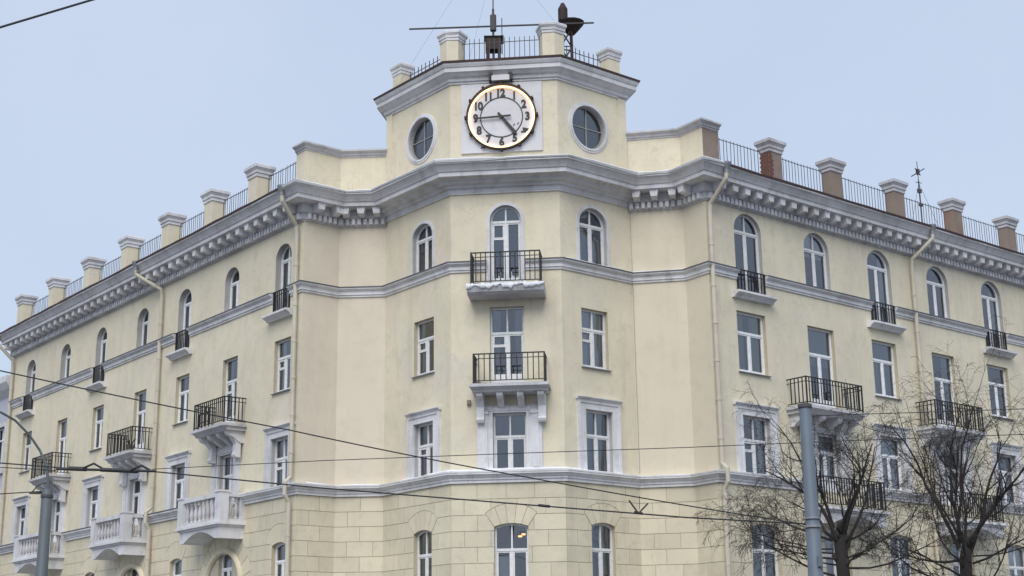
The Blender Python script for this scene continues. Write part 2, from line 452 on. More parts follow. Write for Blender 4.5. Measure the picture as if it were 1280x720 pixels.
JT, PROUD, ROW = 0.017, 0.021, 0.49
pieces = []        # (visible size, seg, name, [polys])
def fan_hull(x, half, z_sp, zc, rad, a0):
    arc = [(x + rad*math.sin(t), zc + rad*math.cos(t)) for t in [a0 - 2*a0*k/8 for k in range(9)]]
    return [(x - half, z_sp), (x + half, z_sp)] + arc
px_wall = lambda p: (p.y ** 2 + p.x ** 2) ** 0.5
for seg, S in SEGS.items():
    holes, vous = [], []
    for w in low_wins[seg]:
        x, h = w['x'], w['w'] / 2
        if w.get('portal'):
            zc, r0, r1 = 4.75, 1.42, 1.95
            n = 11
            holes.append([(x - r1 - JT, 0), (x + r1 + JT, 0)] + [(x + (r1+JT)*math.cos(math.pi*k/14), zc + (r1+JT)*math.sin(math.pi*k/14)) for k in range(15)])
            for k in range(n):
                t0, t1 = math.pi*k/n + 0.007, math.pi*(k+1)/n - 0.007
                vous.append([(x + r0*math.cos(t0), zc + r0*math.sin(t0)), (x + r1*math.cos(t0), zc + r1*math.sin(t0)), (x + r1*math.cos(t1), zc + r1*math.sin(t1)), (x + r0*math.cos(t1), zc + r0*math.sin(t1))])
        else:
            zt = w['z1']
            holes.append([(x - h - 0.005, 0), (x + h + 0.005, 0), (x + h + 0.005, zt + 0.01), (x - h - 0.005, zt + 0.01)])
            zc, rad, a0 = zt - 0.62, 1.22, 0.72
            holes.append(fan_hull(x, h + JT, zt - 0.13, zc, rad + JT, a0))
            n = 5
            for k in range(n):
                t0, t1 = -a0 + 2*a0*k/n + 0.008, -a0 + 2*a0*(k+1)/n - 0.008
                if k == 0: t0 += 0.006
                if k == n - 1: t1 -= 0.006
                bx = lambda t: (x + (h + 0.0) * t / a0, zt - 0.10 * (t / a0) ** 2)
                vous.append([bx(t0), bx(t1), (x + rad*math.sin(t1), zc + rad*math.cos(t1)), (x + rad*math.sin((t0+t1)/2), zc + rad*math.cos((t0+t1)/2)), (x + rad*math.sin(t0), zc + rad*math.cos(t0))])
    ln = 0.86
    for r in range(8):
        z1 = 7.54 - r * ROW; z0 = z1 - ROW + JT
        xs = S['x0'] + 0.008
        first = True
        while xs < S['x1'] - 0.05:
            L = ln * (0.5 if (first and r % 2) else 1.0) * random.uniform(0.94, 1.06); first = False
            xe = min(xs + L, S['x1'] - 0.008)
            if S['x1'] - xe < 0.3: xe = S['x1'] - 0.008
            polys = [[(xs, z0), (xe - JT * (xe < S['x1'] - 0.02), z0), (xe - JT * (xe < S['x1'] - 0.02), z1), (xs, z1)]]
            for hpoly in holes: polys = subtract(polys, hpoly)
            if sum(map(area, polys)) > 0.02: pieces.append([seg, 'stone_block', polys])
            xs = xe
    for v in vous: pieces.append([seg, 'voussoir', [v]])

def frame_pos(p):   # where a point falls in the photograph's frame (used only to rank sizes)
    v = cam.matrix_world.inverted() @ p
    return 640 + F_PX * v.x / -v.z, 360 - F_PX * v.y / -v.z
ranked = []
for seg, nm, polys in pieces:
    P0 = [q for P in polys for q in P]
    cx = sum(p[0] for p in P0) / len(P0); cz = sum(p[1] for p in P0) / len(P0)
    pr = [frame_pos(SM(seg) @ Vector((p[0], -PROUD, p[1]))) for p in P0]
    wpx = max(p[0] for p in pr) - min(p[0] for p in pr); hpx = max(p[1] for p in pr) - min(p[1] for p in pr)
    vis = min(p[1] for p in pr) < 735 and max(p[0] for p in pr) > -10 and min(p[0] for p in pr) < 1290
    ranked.append((wpx * hpx if vis else 0, seg, nm, polys, cx, cz))
ranked.sort(key=lambda t: -t[0])
rest = {}
for i, (sz, seg, nm, polys, cx, cz) in enumerate(ranked):
    if i < 290 and sz > 30:
        mb = MB()
        for P in polys: mb.prism([(x - cx, z - cz) for x, z in P], -PROUD, 0.0, back=False)
        build(nm, mb, M['block'], lower[seg], SM(seg, cx, 0, cz))
    else:
        mb = rest.setdefault(seg, MB())
        for P in polys: mb.prism(P, -PROUD, 0.0, back=False)
for seg, mb in rest.items():
    build('stone_blocks', mb, M['block'], lower[seg], SM(seg), kind='stuff')

# ---------------------------------------------------------------- windows
CACHE = {}
def cached(key, fn):
    if key not in CACHE: CACHE[key] = fn()
    return CACHE[key]
def ring_mesh(mb, outer, inner, y0, y1):
    n = len(outer)
    b = mb.pts([(x, y0, z) for x, z in outer] + [(x, y0, z) for x, z in inner] + [(x, y1, z) for x, z in inner] + [(x, y1, z) for x, z in outer])
    for i in range(n):
        j = (i + 1) % n
        mb.face((b+i, b+j, b+n+j, b+n+i)); mb.face((b+n+i, b+n+j, b+2*n+j, b+2*n+i)); mb.face((b+i, b+3*n+i, b+3*n+j, b+j))
def rect_ring(mb, x0, x1, z0, z1, t, y0, y1):
    ring_mesh(mb, [(x0,z0),(x1,z0),(x1,z1),(x0,z1)], [(x0+t,z0+t),(x1-t,z0+t),(x1-t,z1-t),(x0+t,z1-t)], y0, y1)

def make_window(w):
    RD = w.get('rd', 0.14)
    seg, kind, ww, h = w['seg'], w['kind'], w['w'], w['z1'] - w['z0']
    mw = SM(seg, w['x'], 0, w['z0'])
    key = (kind, round(ww, 2), round(h, 2), w['rise'], w.get('style'), w.get('fort'), w.get('door'), w.get('old'), w.get('weathered'), w.get('rd'))
    mat = M['wood_dark'] if w.get('weathered') else (M['wood'] if w.get('old') else M['pvc'])
    t = 0.062 if w.get('old') else 0.07
    hw = ww / 2
    if kind == 'arch': zt = h - w['rise'] - 0.02
    elif w.get('style') == 'H': zt = h * 0.60
    else: zt = h * (0.66 if not w.get('door') else 0.68)
    ztop = h - (w['rise'] if kind == 'segm' else 0)
    zb = 0.42 if w.get('door') else 0.0
    panes = []
    def frame():
        mb = MB()
        out = outline(kind, ww, 0, h, w['rise']); inn = outline(kind, ww - 2*t, t, h - t, max(0.04, w['rise'] - (t if kind == 'arch' else 0)) if w['rise'] else 0)
        ring_mesh(mb, out, inn, RD, RD + 0.07)
        mb.box(-hw + t*0.9, hw - t*0.9, RD - 0.012, RD + 0.06, zt - 0.04, zt + 0.04)                    # transom
        mb.box(-0.035, 0.035, RD - 0.006, RD + 0.062, t*0.9, zt - 0.038)                                # middle stile
        for sx in (-1, 1):                                                                             # opening casements
            a, b = (-hw + t, -0.035) if sx < 0 else (0.035, hw - t)
            rect_ring(mb, a, b, t, zt - 0.04, 0.045, RD + 0.008, RD + 0.055)
            if w.get('fort') and sx < 0:
                zf = zt - 0.04 - (zt - zb) * 0.27
                mb.box(a + 0.04, b - 0.04, RD + 0.004, RD + 0.056, zf - 0.035, zf + 0.02)
                rect_ring(mb, a + 0.04, b - 0.04, zf + 0.02, zt - 0.08, 0.03, RD + 0.0, RD + 0.052)
            if zb: mb.box(a + 0.04, b - 0.04, RD + 0.02, RD + 0.05, t, zb + 0.05)                        # solid door panel
        if (kind == 'arch' and w.get('old')) or w.get('style') in ('H', 'T2'):
            mb.box(-0.026, 0.026, RD - 0.004, RD + 0.058, zt + 0.038, (h - t*0.6) if kind != 'segm' else h - t*0.8)
        return mb.mesh('window', mat)
    f = link('window', cached(('f',) + key, frame), bld, mw)
    # glass, one pane per light
    yp = RD + 0.036
    def lights():
        L = []
        for sx in (-1, 1):
            a, b = (-hw + t + 0.04, -0.07) if sx < 0 else (0.07, hw - t - 0.04)
            L.append([(a, zb + t), (b, zb + t), (b, zt - 0.08), (a, zt - 0.08)])
        if kind == 'arch':
            rx, rz, sp = hw - t*0.8, w['rise'] - t*0.8, h - w['rise']
            A = [(rx*math.cos(math.pi*k/14), sp + rz*math.sin(math.pi*k/14)) for k in range(15)]
            if not w.get('old'): L.append([(-rx, zt + 0.03), (rx, zt + 0.03)] + A)
            else:
              L.append([(0.02, zt + 0.03), (rx, zt + 0.03)] + A[:7] + [(0.02, sp + rz)]); L.append([(-0.02, sp + rz)] + A[8:] + [(-rx, zt + 0.03), (-0.02, zt + 0.03)])
        else:
            top = h - t * 0.8 - (w['rise'] if kind == 'segm' else 0)
            segtop = [(x, z) for x, z in outline(kind, ww - 2*t*0.8, 0, h - t*0.8, w['rise'])[2:]] if kind == 'segm' else None
            if w.get('style') in ('H', 'T2'):
                for a, b in ((0.02, hw - t*0.8), (-hw + t*0.8, -0.02)):
                    P = [(a, zt + 0.03), (b, zt + 0.03)]
                    if segtop:
                        P += [(x, z) for x, z in segtop if a <= x <= b + 1e-6]
                    else: P += [(b, top), (a, top)]
                    L.append(P)
            else:
                L.append([(-hw + t*0.8, zt + 0.03), (hw - t*0.8, zt + 0.03)] + (segtop or [(hw - t*0.8, top), (-hw + t*0.8, top)]))
        return [MB_poly(P, yp) for P in L]
    for me in cached(('p',) + key, lights): link('pane', me, f, mw)
    # room behind
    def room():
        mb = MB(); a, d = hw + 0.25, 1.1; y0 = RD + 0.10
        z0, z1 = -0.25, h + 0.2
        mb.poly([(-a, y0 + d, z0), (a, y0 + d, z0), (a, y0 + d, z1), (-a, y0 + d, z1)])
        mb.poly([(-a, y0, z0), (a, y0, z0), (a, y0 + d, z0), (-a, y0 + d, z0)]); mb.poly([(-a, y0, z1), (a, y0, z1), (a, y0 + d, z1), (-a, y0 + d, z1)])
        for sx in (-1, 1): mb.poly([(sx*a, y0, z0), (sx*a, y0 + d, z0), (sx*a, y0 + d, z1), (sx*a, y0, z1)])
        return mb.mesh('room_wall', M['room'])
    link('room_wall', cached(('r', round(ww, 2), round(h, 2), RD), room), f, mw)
    # curtains
    rr = random.random()
    cm = random.choice(['curtain_white', 'curtain_white', 'curtain_grey', 'curtain_blue', 'curtain_beige'])
    rr = w.get('cr', rr); cm = w.get('cm', cm)
    def curtain(x0, x1, zlo, zhi, amp=0.022):
        mb = MB(); n = max(8, int((x1 - x0) / 0.035)); ph = random.uniform(0, 6)
        xs = [x0 + (x1 - x0)*i/n for i in range(n + 1)]
        ys = [RD + 0.13 + amp*math.sin(i*1.25 + ph) + 0.4*amp*math.sin(i*0.47 + 2*ph) for i in range(n + 1)]
        b = mb.pts([(x, y, zlo) for x, y in zip(xs, ys)] + [(x, y, zhi) for x, y in zip(xs, ys)])
        for i in range(n): mb.face((b+i, b+i+1, b+n+2+i, b+n+1+i))
        build('curtain', mb, M[cm], f, mw, smooth=True)
    if w.get('lamp'):
        mb = MB()
        for dx, dz in ((0.20, 1.66), (0.31, 1.72)):
            mb._lathe([(0.005, dz - 0.03), (0.06, dz - 0.02), (0.06, dz + 0.02), (0.005, dz + 0.03)], 8, (dx, RD + 0.55))
        build('ceiling_lamp', mb, M['bulb'], f, mw)
        curtain(-hw + 0.05, -0.1, 0.0, h * 0.5)
    elif rr < 0.40:
        k = random.uniform(0.22, 0.42) * ww
        curtain(-hw + 0.02, -hw + k, 0.0, h - 0.05); curtain(hw - k, hw - 0.02, 0.0, h - 0.05)
    elif rr < 0.78:
        curtain(-hw + 0.02, hw - 0.02, 0.0, h - 0.03, 0.014)
    elif rr < 0.9:
        curtain(-hw + 0.02, hw - 0.02, h * random.uniform(0.35, 0.6), h - 0.03, 0.004)
    # sill
    if w.get('sill'):
        build('sill', MB().prism_x([(-0.09, -0.035), (-0.09, -0.015), (RD, 0.012), (RD, -0.035)], -hw - 0.06, hw + 0.06), M['steel'] if not w.get('weathered') else M['flash_dark'], f, mw)
    sur = w.get('surround')
    if sur == 'ring':
        mb = MB()
        o2 = outline('arch', ww + 0.22, 0.0, h + 0.11, w['rise'] + 0.11); i2 = outline('arch', ww + 0.002, 0.0, h + 0.001, w['rise'])
        o3 = outline('arch', ww + 0.12, 0.0, h + 0.06, w['rise'] + 0.06)
        ring_mesh(mb, o2, i2, -0.03, 0.0); ring_mesh(mb, o3, i2, -0.045, -0.029)
        build('window_surround', mb, M['trim'], f, mw)
    elif sur == 'frame':
        mb = MB(); e = 0.33
        for sx in (-1, 1):
            a, b = (hw + 0.0, hw + e)
            X = lambda p, q: (sx*p, sx*q) if sx > 0 else (sx*q, sx*p)
            mb.box(*X(a, b), -0.05, 0.0, 0.0, h + e - 0.03); mb.box(*X(b - 0.10, b), -0.085, -0.048, 0.0, h + e - 0.03); mb.box(*X(a, a + 0.05), -0.07, -0.048, 0.0, h + 0.05)
        mb.box(-hw + 0.001, hw - 0.001, -0.051, 0.0, h, h + e - 0.03); mb.box(-hw + 0.002, hw - 0.002, -0.069, -0.05, h, h + 0.049)
        mb.box(-hw - e + 0.101, hw + e - 0.101, -0.084, -0.047, h + e - 0.13, h + e - 0.031)
        mb.prism_x([(0, h+e-0.03), (-0.10, h+e-0.03), (-0.14, h+e+0.02), (-0.18, h+e+0.025), (-0.18, h+e+0.06), (0, h+e+0.08)], -hw - e - 0.05, hw + e + 0.05)
        build('window_surround', mb, M['trim'], f, mw)
    elif sur in ('pilaster', 'pilaster_wide'):
        mb = MB(); e = 0.50 if sur == 'pilaster_wide' else 0.44
        zt2 = 9.98 - w['z0'] if sur == 'pilaster_wide' else 9.80 - w['z0']
        for sx in (-1, 1):
            X = lambda p, q: (sx*p, sx*q) if sx > 0 else (sx*q, sx*p)
            mb.box(*X(hw, hw + e), -0.05, 0.0, 0.0, zt2); mb.box(*X(hw + 0.16, hw + e - 0.02), -0.11, -0.048, 0.0, zt2 - 0.28)
            mb.box(*X(hw + 0.22, hw + e - 0.08), -0.13, -0.108, 0.12, zt2 - 0.36)
            mb.box(*X(hw + 0.13, hw + e + 0.02), -0.15, -0.047, zt2 - 0.28, zt2 - 0.18); mb.box(*X(hw, hw + 0.06), -0.075, -0.048, 0.0, h + 0.05)
        mb.box(-hw + 0.001, hw - 0.001, -0.051, 0.0, h, zt2 - 0.001); mb.box(-hw - 0.13, hw + 0.13, -0.08, -0.049, h + 0.06, zt2 - 0.05)
        build('window_surround', mb, M['trim'], f, mw)
    return f
def MB_poly(P, y):
    mb = MB(); mb.poly([(x, y, z) for x, z in P]); return mb.mesh('pane', M['glass'])
for w in W: make_window(w)

# ---------------------------------------------------------------- string courses
def course(name, path, z, h, prof, flash, flash_mat=M['flash_dark']):
    o = build(name, sweep(MB(), path, [(a, z + b*h) for a, b in prof]), M['trim'], bld)
    f = sweep(MB(), path, [(prof[-2][0] + 0.012, z + h - 0.035), (prof[-2][0] + 0.015, z + h + 0.012), (0.0, z + h + 0.055)])
    build('flashing', f, flash_mat, o)
    return o
UPPER = [(0, -0.08), (0.05, -0.08), (0.05, 0.12), (0.09, 0.16), (0.09, 0.55), (0.13, 0.62), (0.20, 0.78), (0.20, 1.0), (0, 1.0)]
LOWER = [(0, -0.02), (0.09, -0.02), (0.09, 0.24), (0.13, 0.27), (0.13, 0.48), (0.17, 0.51), (0.20, 0.66), (0.27, 0.74), (0.27, 1.0), (0, 1.0)]
def spans(lo, hi, cuts):
    out = []; a = lo
    for c0, c1 in sorted(cuts):
        if c0 > a: out.append((a, c0))
        a = max(a, c1)
    if a < hi: out.append((a, hi))
    return out
mid = [PL[k] for k in ('L0','L1','L2','L3','R3','R2','R1','R0')]
bcL = [s for i, s in enumerate(LB) if i % 2 == 0]; bcR = [s for i, s in enumerate(RB) if i % 2 == 0]
UL = spans(0.0, LEN_L - 0.3, [(s - 0.54, s + 0.64) for s in bcL])
UR = spans(0.0, LEN_R, [(s - 0.70, s + 0.70) for s in bcR])
# the bow, joined with the first stretch of either wing; split at the middle balcony door
course('string_course', [on('LW', -UL[0][1])] + mid[:4] + [on('B2', 1.80 - 0.62)], 14.40, 0.30, UPPER, None)
course('string_course', [on('B2', 1.80 + 0.62)] + mid[4:] + [on('RW', UR[0][1])], 14.40, 0.30, UPPER, None)
for a, b in UL[1:]: course('string_course', [on('LW', -b), on('LW', -a)], 14.40, 0.30, UPPER, None)
for a, b in UR[1:]: course('string_course', [on('RW', a), on('RW', b)], 14.40, 0.30, UPPER, None)
doorL = [s for i, s in enumerate(LB) if i % 2]; doorR = [s for i, s in enumerate(RB) if i % 2]
LL = spans(0.0, LEN_L - 0.3, [(s - 1.5, s + 1.5) for s in doorL]); LR = spans(0.0, LEN_R, [(s - 1.6, s + 1.6) for s in doorR])
course('string_course', [on('LW', -LL[0][1])] + mid + [on('RW', LR[0][1])], 7.56, 0.33, LOWER, None, M['flash_white'])
for a, b in LL[1:]: course('string_course', [on('LW', -b), on('LW', -a)], 7.56, 0.33, LOWER, None)
for a, b in LR[1:]: course('string_course', [on('RW', a), on('RW', b)], 7.56, 0.33, LOWER, None, M['flash_white'])

# ---------------------------------------------------------------- main cornice with modillions and dentils
full = [on('LW', -LEN_L)] + mid + [on('RW', LEN_R)]
cornice = build('cornice', sweep(MB(), full, [(0.0, 17.46), (0.66, 17.46), (0.66, 17.60), (0.70, 17.61), (0.73, 17.66), (0.83, 17.79), (0.90, 17.82), (0.90, 17.90), (0.0, 17.98)]), M['trim'], bld)
BACK = [(0, 16.88), (0.05, 16.88), (0.05, 16.92), (0.09, 16.93), (0.09, 17.13), (0.18, 17.15), (0.20, 17.20), (0.20, 17.458), (0.0, 17.458)]
for path in ([on('LW', -LEN_L), PL['L0'], PL['L1'], PL['L2']], [PL['R2'], PL['R1'], PL['R0'], on('RW', LEN_R)]):
    build('dentil_band', sweep(MB(), path, BACK), M['trim_dirty'], cornice)  # dirt, plus the shade behind the dentils put into the darker tone
build('frieze', sweep(MB(), [PL[k] for k in ('L2','L3','R3','R2')], [(0, 17.02), (0.05, 17.02), (0.05, 17.06), (0.07, 17.10), (0.07, 17.20), (0.16, 17.22), (0.18, 17.30), (0.34, 17.33), (0.36, 17.40), (0.50, 17.455), (0, 17.456)]), M['trim'], cornice)
mb_m = MB()
_b = mb_m.pts([(-0.15, -0.58, 17.457), (0.15, -0.58, 17.457), (0.105, -0.585, 17.21), (-0.105, -0.585, 17.21), (-0.15, -0.21, 17.457), (0.15, -0.21, 17.457), (0.105, -0.21, 17.16), (-0.105, -0.21, 17.16), (-0.10, -0.44, 17.185), (0.10, -0.44, 17.185)])
for q in ((0, 3, 2, 1), (0, 4, 7, 8, 3), (1, 2, 9, 6, 5), (3, 8, 9, 2), (8, 7, 6, 9)): mb_m.face([_b + i for i in q])
mb_m.box(-0.165, 0.165, -0.60, -0.21, 17.42, 17.458)
mod_me = mb_m.mesh('modillion', M['trim'])
dent = {k: MB() for k in SEGS}
for seg, S in SEGS.items():
    if seg in ('B1', 'B2', 'B3'): continue
    step = dict(LW=0.66, RW=0.58).get(seg, 0.50)
    n = max(1, int((S['len'] - 0.1) / step)); st = S['len'] / n
    for i in range(n):
        x = S['x0'] + (i + 0.5) * st
        link('modillion', mod_me, cornice, SM(seg, x, 0, 0))
    n = int(S['len'] / 0.20)
    for i in range(n):
        x = S['x0'] + (i + 0.5) * S['len'] / n
        dent[seg].box(x - 0.058, x + 0.058, -0.215, -0.085, 16.935, 17.125)
    build('dentils', dent[seg], M['trim'], cornice, SM(seg), kind='stuff')
# thin uneven metal along the roof edge: rusty on the wings, pale and snowy on the bow
def flashing(path, mat, z=17.90, lift=0.03, back=0.30, backz=18.08, name='roof_edge'):
    fine = []
    for a, b in zip(path, path[1:]):
        n = max(1, int((b - a).length / 0.9))
        fine += [a + (b - a) * i / n for i in range(n)]
    fine.append(path[-1])
    mb = MB(); rows = []
    nr = []
    for a, b in zip(path, path[1:]):
        d = (b - a).normalized(); nr.append(Vector((d.y, -d.x)))
    sweep(mb, fine, [(0.925, z - 0.035), (0.95, z + lift), (back, backz)], caps=False)
    mb.v = [(x, y, zz + random.uniform(-0.018, 0.018)) for x, y, zz in mb.v]
    build(name, mb, mat, bld)
flashing([on('LW', -LEN_L), on('LW', -0.12)], M['flash_red'], backz=18.10)
flashing([on('RW', 0.12), on('RW', LEN_R)], M['flash_red'], backz=18.10)
flashing([on('LW', -0.10)] + mid + [on('RW', 0.10)], M['flash_white'])

# roof deck behind the parapets and plain rear walls
mb = MB()
ins = [on('LW', -LEN_L)] + mid + [on('RW', LEN_R)]
bk1 = SM('RW', LEN_R, 13.0, 0) @ Vector((0, 0, 0)); bk0 = SM('LW', -LEN_L, 13.0, 0) @ Vector((0, 0, 0))
bkc = Vector((-0.3, 64.0, 0))
mb.poly([(p.x, p.y, 17.955) for p in ins] + [(bk1.x, bk1.y, 17.955), (bkc.x, bkc.y, 17.955), (bk0.x, bk0.y, 17.955)])
build('roof', mb, M['roof'], bld)
mb = MB()
for a, b in ((ins[-1], bk1), (bk1, bkc), (bkc, bk0), (bk0, ins[0])):
    mb.poly([(a.x, a.y, 0), (b.x, b.y, 0), (b.x, b.y, 17.95), (a.x, a.y, 17.95)])
build('rear_wall', mb, M['wall'], bld)

# ---------------------------------------------------------------- niche parapets beside the tower
CAPP = lambda z: [(-0.42, z), (0.03, z), (0.03, z + 0.05), (0.08, z + 0.07), (0.08, z + 0.13), (0.14, z + 0.17), (0.19, z + 0.19), (0.19, z + 0.25), (-0.42, z + 0.29)]
for path in ([on('LW', -0.62), PL['L0'], PL['L1'], PL['L2']], [PL['R2'], PL['R1'], PL['R0'], on('RW', 0.80)]):
    pw = build('parapet_wall', sweep(MB(), path, [(0.0, 17.97), (0.0, 19.46), (-0.40, 19.46), (-0.40, 17.97)]), M['wall'], bld)
    build('parapet_cap', sweep(MB(), path, CAPP(19.46)), M['trim_dirty'], pw)
build('parapet_return', MB().box(0.02, 0.795, -0.012, 0.001, 18.0, 19.455), M['brown'], bld, SM('RW'), label='brown end face of the right parapet')  # thin brown sheet over the yellow parapet end

# ---------------------------------------------------------------- clock tower
TW = [PL['L2'] + Vector((0.6, 3.2)), PL['L2'], PL['L3'], PL['R3'], PL['R2'], PL['R2'] + Vector((-0.95, 3.2))]
TOP = 20.98
tower_w = []
oc = {'B1': (2.08, 19.50, 0.75), 'B3': (1.36, 19.53, 0.76)}
for seg in ('B1', 'B2', 'B3'):
    ws = [dict(x=oc[seg][0], w=2*oc[seg][2], z0=oc[seg][1] - oc[seg][2], z1=oc[seg][1] + oc[seg][2], kind='round', rise=0, surround='x')] if seg in oc else []
    wall('tower_wall', seg, 17.961, TOP + 0.2, [M['wall'], M['reveal'], M['reveal']], ws)
for a, b in ((TW[0], TW[1]), (TW[4], TW[5])):
    mb = MB(); mb.poly([(a.x, a.y, 17.96), (b.x, b.y, 17.96), (b.x, b.y, 21.2), (a.x, a.y, 21.2)]); build('tower_wall', mb, M['wall'], bld)
for seg, (x, z, r) in oc.items():
    mw = SM(seg, x, 0, z)
    mb = MB()
    circ = lambda q, n=36: [(q*math.cos(2*math.pi*k/n), q*math.sin(2*math.pi*k/n)) for k in range(n)]
    ring_mesh(mb, circ(r), circ(r - 0.06), 0.12, 0.19)
    mb.box(-r + 0.05, r - 0.05, 0.118, 0.18, -0.016, 0.016); mb.box(-0.018, 0.018, 0.115, 0.185, -r + 0.05, r - 0.05)
    f = build('round_window', mb, M['wood_grey'], bld, mw)
    for q in range(4):
        a0 = q * math.pi / 2
        P = [(0.02*math.cos(a0 + math.pi/4), 0.02*math.sin(a0 + math.pi/4))] + [((r - 0.03)*math.cos(a0 + math.pi/2*k/8), (r - 0.03)*math.sin(a0 + math.pi/2*k/8)) for k in range(9)]
        link('pane', MB_poly(P, 0.15), f, mw)
    mb = MB()
    ring_mesh(mb, circ(r + 0.13), circ(r + 0.001), -0.03, 0.0); ring_mesh(mb, circ(r + 0.06), circ(r + 0.001), -0.055, -0.034)
    build('window_surround', mb, M['trim'], f, mw)
    mb = MB(); a = r + 0.15
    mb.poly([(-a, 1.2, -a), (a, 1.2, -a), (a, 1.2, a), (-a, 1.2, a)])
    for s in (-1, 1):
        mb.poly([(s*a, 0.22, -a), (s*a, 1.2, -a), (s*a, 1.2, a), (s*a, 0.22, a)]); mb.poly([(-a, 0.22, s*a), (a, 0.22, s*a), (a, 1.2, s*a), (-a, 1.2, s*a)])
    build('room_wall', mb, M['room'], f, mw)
# corner strips of the tower
build('pilaster', MB().box(0.03, 0.36, -0.05, 0.0, 18.0, 20.98), M['wall'], bld, SM('B1'))
x1 = SEGS['B3']['len']
build('pilaster', MB().box(x1 - 0.38, x1 - 0.03, -0.05, 0.0, 18.0, 20.98), M['wall'], bld, SM('B3'))
tc = build('tower_cornice', sweep(MB(), TW, [(0.0, 20.92), (0.05, 20.92), (0.05, 20.99), (0.10, 21.0), (0.12, 21.10), (0.20, 21.14), (0.30, 21.24), (0.34, 21.25), (0.34, 21.40), (0.37, 21.41), (0.42, 21.50), (0.42, 21.58), (-0.6, 21.60)]), M['trim'], bld)
fl = MB(); sweep(fl, TW, [(0.45, 21.54), (0.475, 21.60), (0.0, 21.66)], caps=False); fl.v = [(x, y, z + random.uniform(-0.012, 0.012)) for x, y, z in fl.v]
build('roof_edge', fl, M['flash_red'], tc)
mb = MB(); mb.poly([(p.x, p.y, 21.62) for p in TW]); build('tower_roof', mb, M['roof'], bld)
mb = MB(); a, b = TW[0], TW[5]; mb.poly([(a.x, a.y, 17.96), (b.x, b.y, 17.96), (b.x, b.y, 21.62), (a.x, a.y, 21.62)]); build('tower_wall', mb, M['wall'], bld)

# ---------------------------------------------------------------- roof pillars and railings
def post(mw, w, d, z0, z1, mat, cap=0.46, name='roof_pillar', bent=0.0, lab=None, ov=1.0):
    hw, hd = w / 2, d / 2
    zc = z1 - cap
    def plan(e):   # footprint, slightly folded for the pillars that stand on a bend
        P = [(-hw - e, -hd - e + bent), (0, -hd - e), (hw + e, -hd - e + bent), (hw + e, hd + e), (-hw - e, hd + e)]
        return P if bent else [P[0], P[2], P[3], P[4]]
    def stack(levels):
        mb = MB(); rings = [mb.pts([(x, y, z) for x, y in plan(e)]) for e, z in levels]; n = len(plan(0))
        for a, b in zip(rings, rings[1:]):
            for k in range(n): mb.face((a + k, a + (k+1) % n, b + (k+1) % n, b + k))
        mb.face(range(rings[-1], rings[-1] + n)); return mb
    kw = dict(label=lab) if lab else {}
    o = build(name, stack([(0.03, z0), (0.03, z0 + 0.10), (0, z0 + 0.12), (0, zc)]), mat, bld, mw, **kw)
    build('pillar_cap', stack([(0.0, zc - 0.02), (0.035*ov, zc), (0.035*ov, zc + 0.10*cap/0.46), (0.07*ov, zc + 0.13*cap/0.46), (0.07*ov, zc + 0.22*cap/0.46), (0.12*ov, zc + 0.30*cap/0.46), (0.14*ov, zc + 0.32*cap/0.46), (0.14*ov, z1 - 0.03), (0.10*ov, z1)]), M['trim_dirty'] if mat is M['brown'] else M['trim'], o, mw)
    return o
def roof_rail(mw, x0, x1, z0, z1, name='roof_railing', pitch=0.165):
    mb = MB()
    n = max(2, int((x1 - x0) / pitch))
    jig = lambda: random.uniform(-0.015, 0.015)
    for z in (z0 + 0.12, z1 - (0.16 if pitch > 0.166 else 0.05)): mb.tube([(x0, 0, z + jig()), ((x0+x1)/2, 0.02, z + jig()), (x1, 0, z + jig())], 0.014, 4)
    o = build(name, mb, M['rail'], bld, mw)
    mb = MB()
    for i in range(n + 1):
        x = x0 + (x1 - x0)*i/n + jig()*0.4
        mb.tube([(x, 0, z0), (x + jig()*0.6, jig(), z1)], 0.0108 if pitch < 0.166 else 0.015, 4)
    build('railing_bars', mb, M['rail'], o, mw, kind='stuff')
POST_L = [3.35, 6.80, 10.45, 14.30, 18.20, 22.20, 26.1]
POST_R = [3.55, 6.88, 10.62, 14.38, 18.15, 21.9]
YP = 0.06
for s in POST_L: post(SM('LW', -s, YP), 0.62, 0.56, 17.98, 19.78, M['wall'])
for i, s in enumerate(POST_R): post(SM('RW', s, YP), 0.64, 0.42, 17.98, 19.76, M['brown'], lab='brown rendered pillar with patches of bare brick' if i == 0 else None)
mb = MB()
for r in range(11):
    z = 18.36 + r*0.083; wd = (0.12, 0.19, 0.15, 0.22, 0.13, 0.20, 0.16, 0.21, 0.12, 0.17, 0.10)[r]
    mb.box(-0.328, -0.328 + wd - 0.012, -0.2165, -0.19, z, z + 0.07)
    for k in range(3):
        y = -0.205 + 0.135*k + (0.05 if r % 2 else 0)
        if y < 0.12: mb.box(-0.327, -0.30, y, y + 0.12, z, z + 0.07)
build('bricks', mb, plain('bare red brick', (0.17, 0.075, 0.058), 0.9), bld, SM('RW', POST_R[0], YP), kind='stuff')
edge = [0.66] + [v for s in POST_L for v in (s - 0.37, s + 0.37)] + [LEN_L]
for a, b in zip(edge[::2], edge[1::2]):
    if b - a > 0.5: roof_rail(SM('LW', 0, YP + 0.20), -b - 0.05, -a + 0.05, 18.25, 19.42)
edge = [0.84] + [v for s in POST_R for v in (s - 0.39, s + 0.39)] + [LEN_R]
for a, b in zip(edge[::2], edge[1::2]): roof_rail(SM('RW', 0, YP + 0.17), a - 0.07, b + 0.07, 18.25, 19.40)
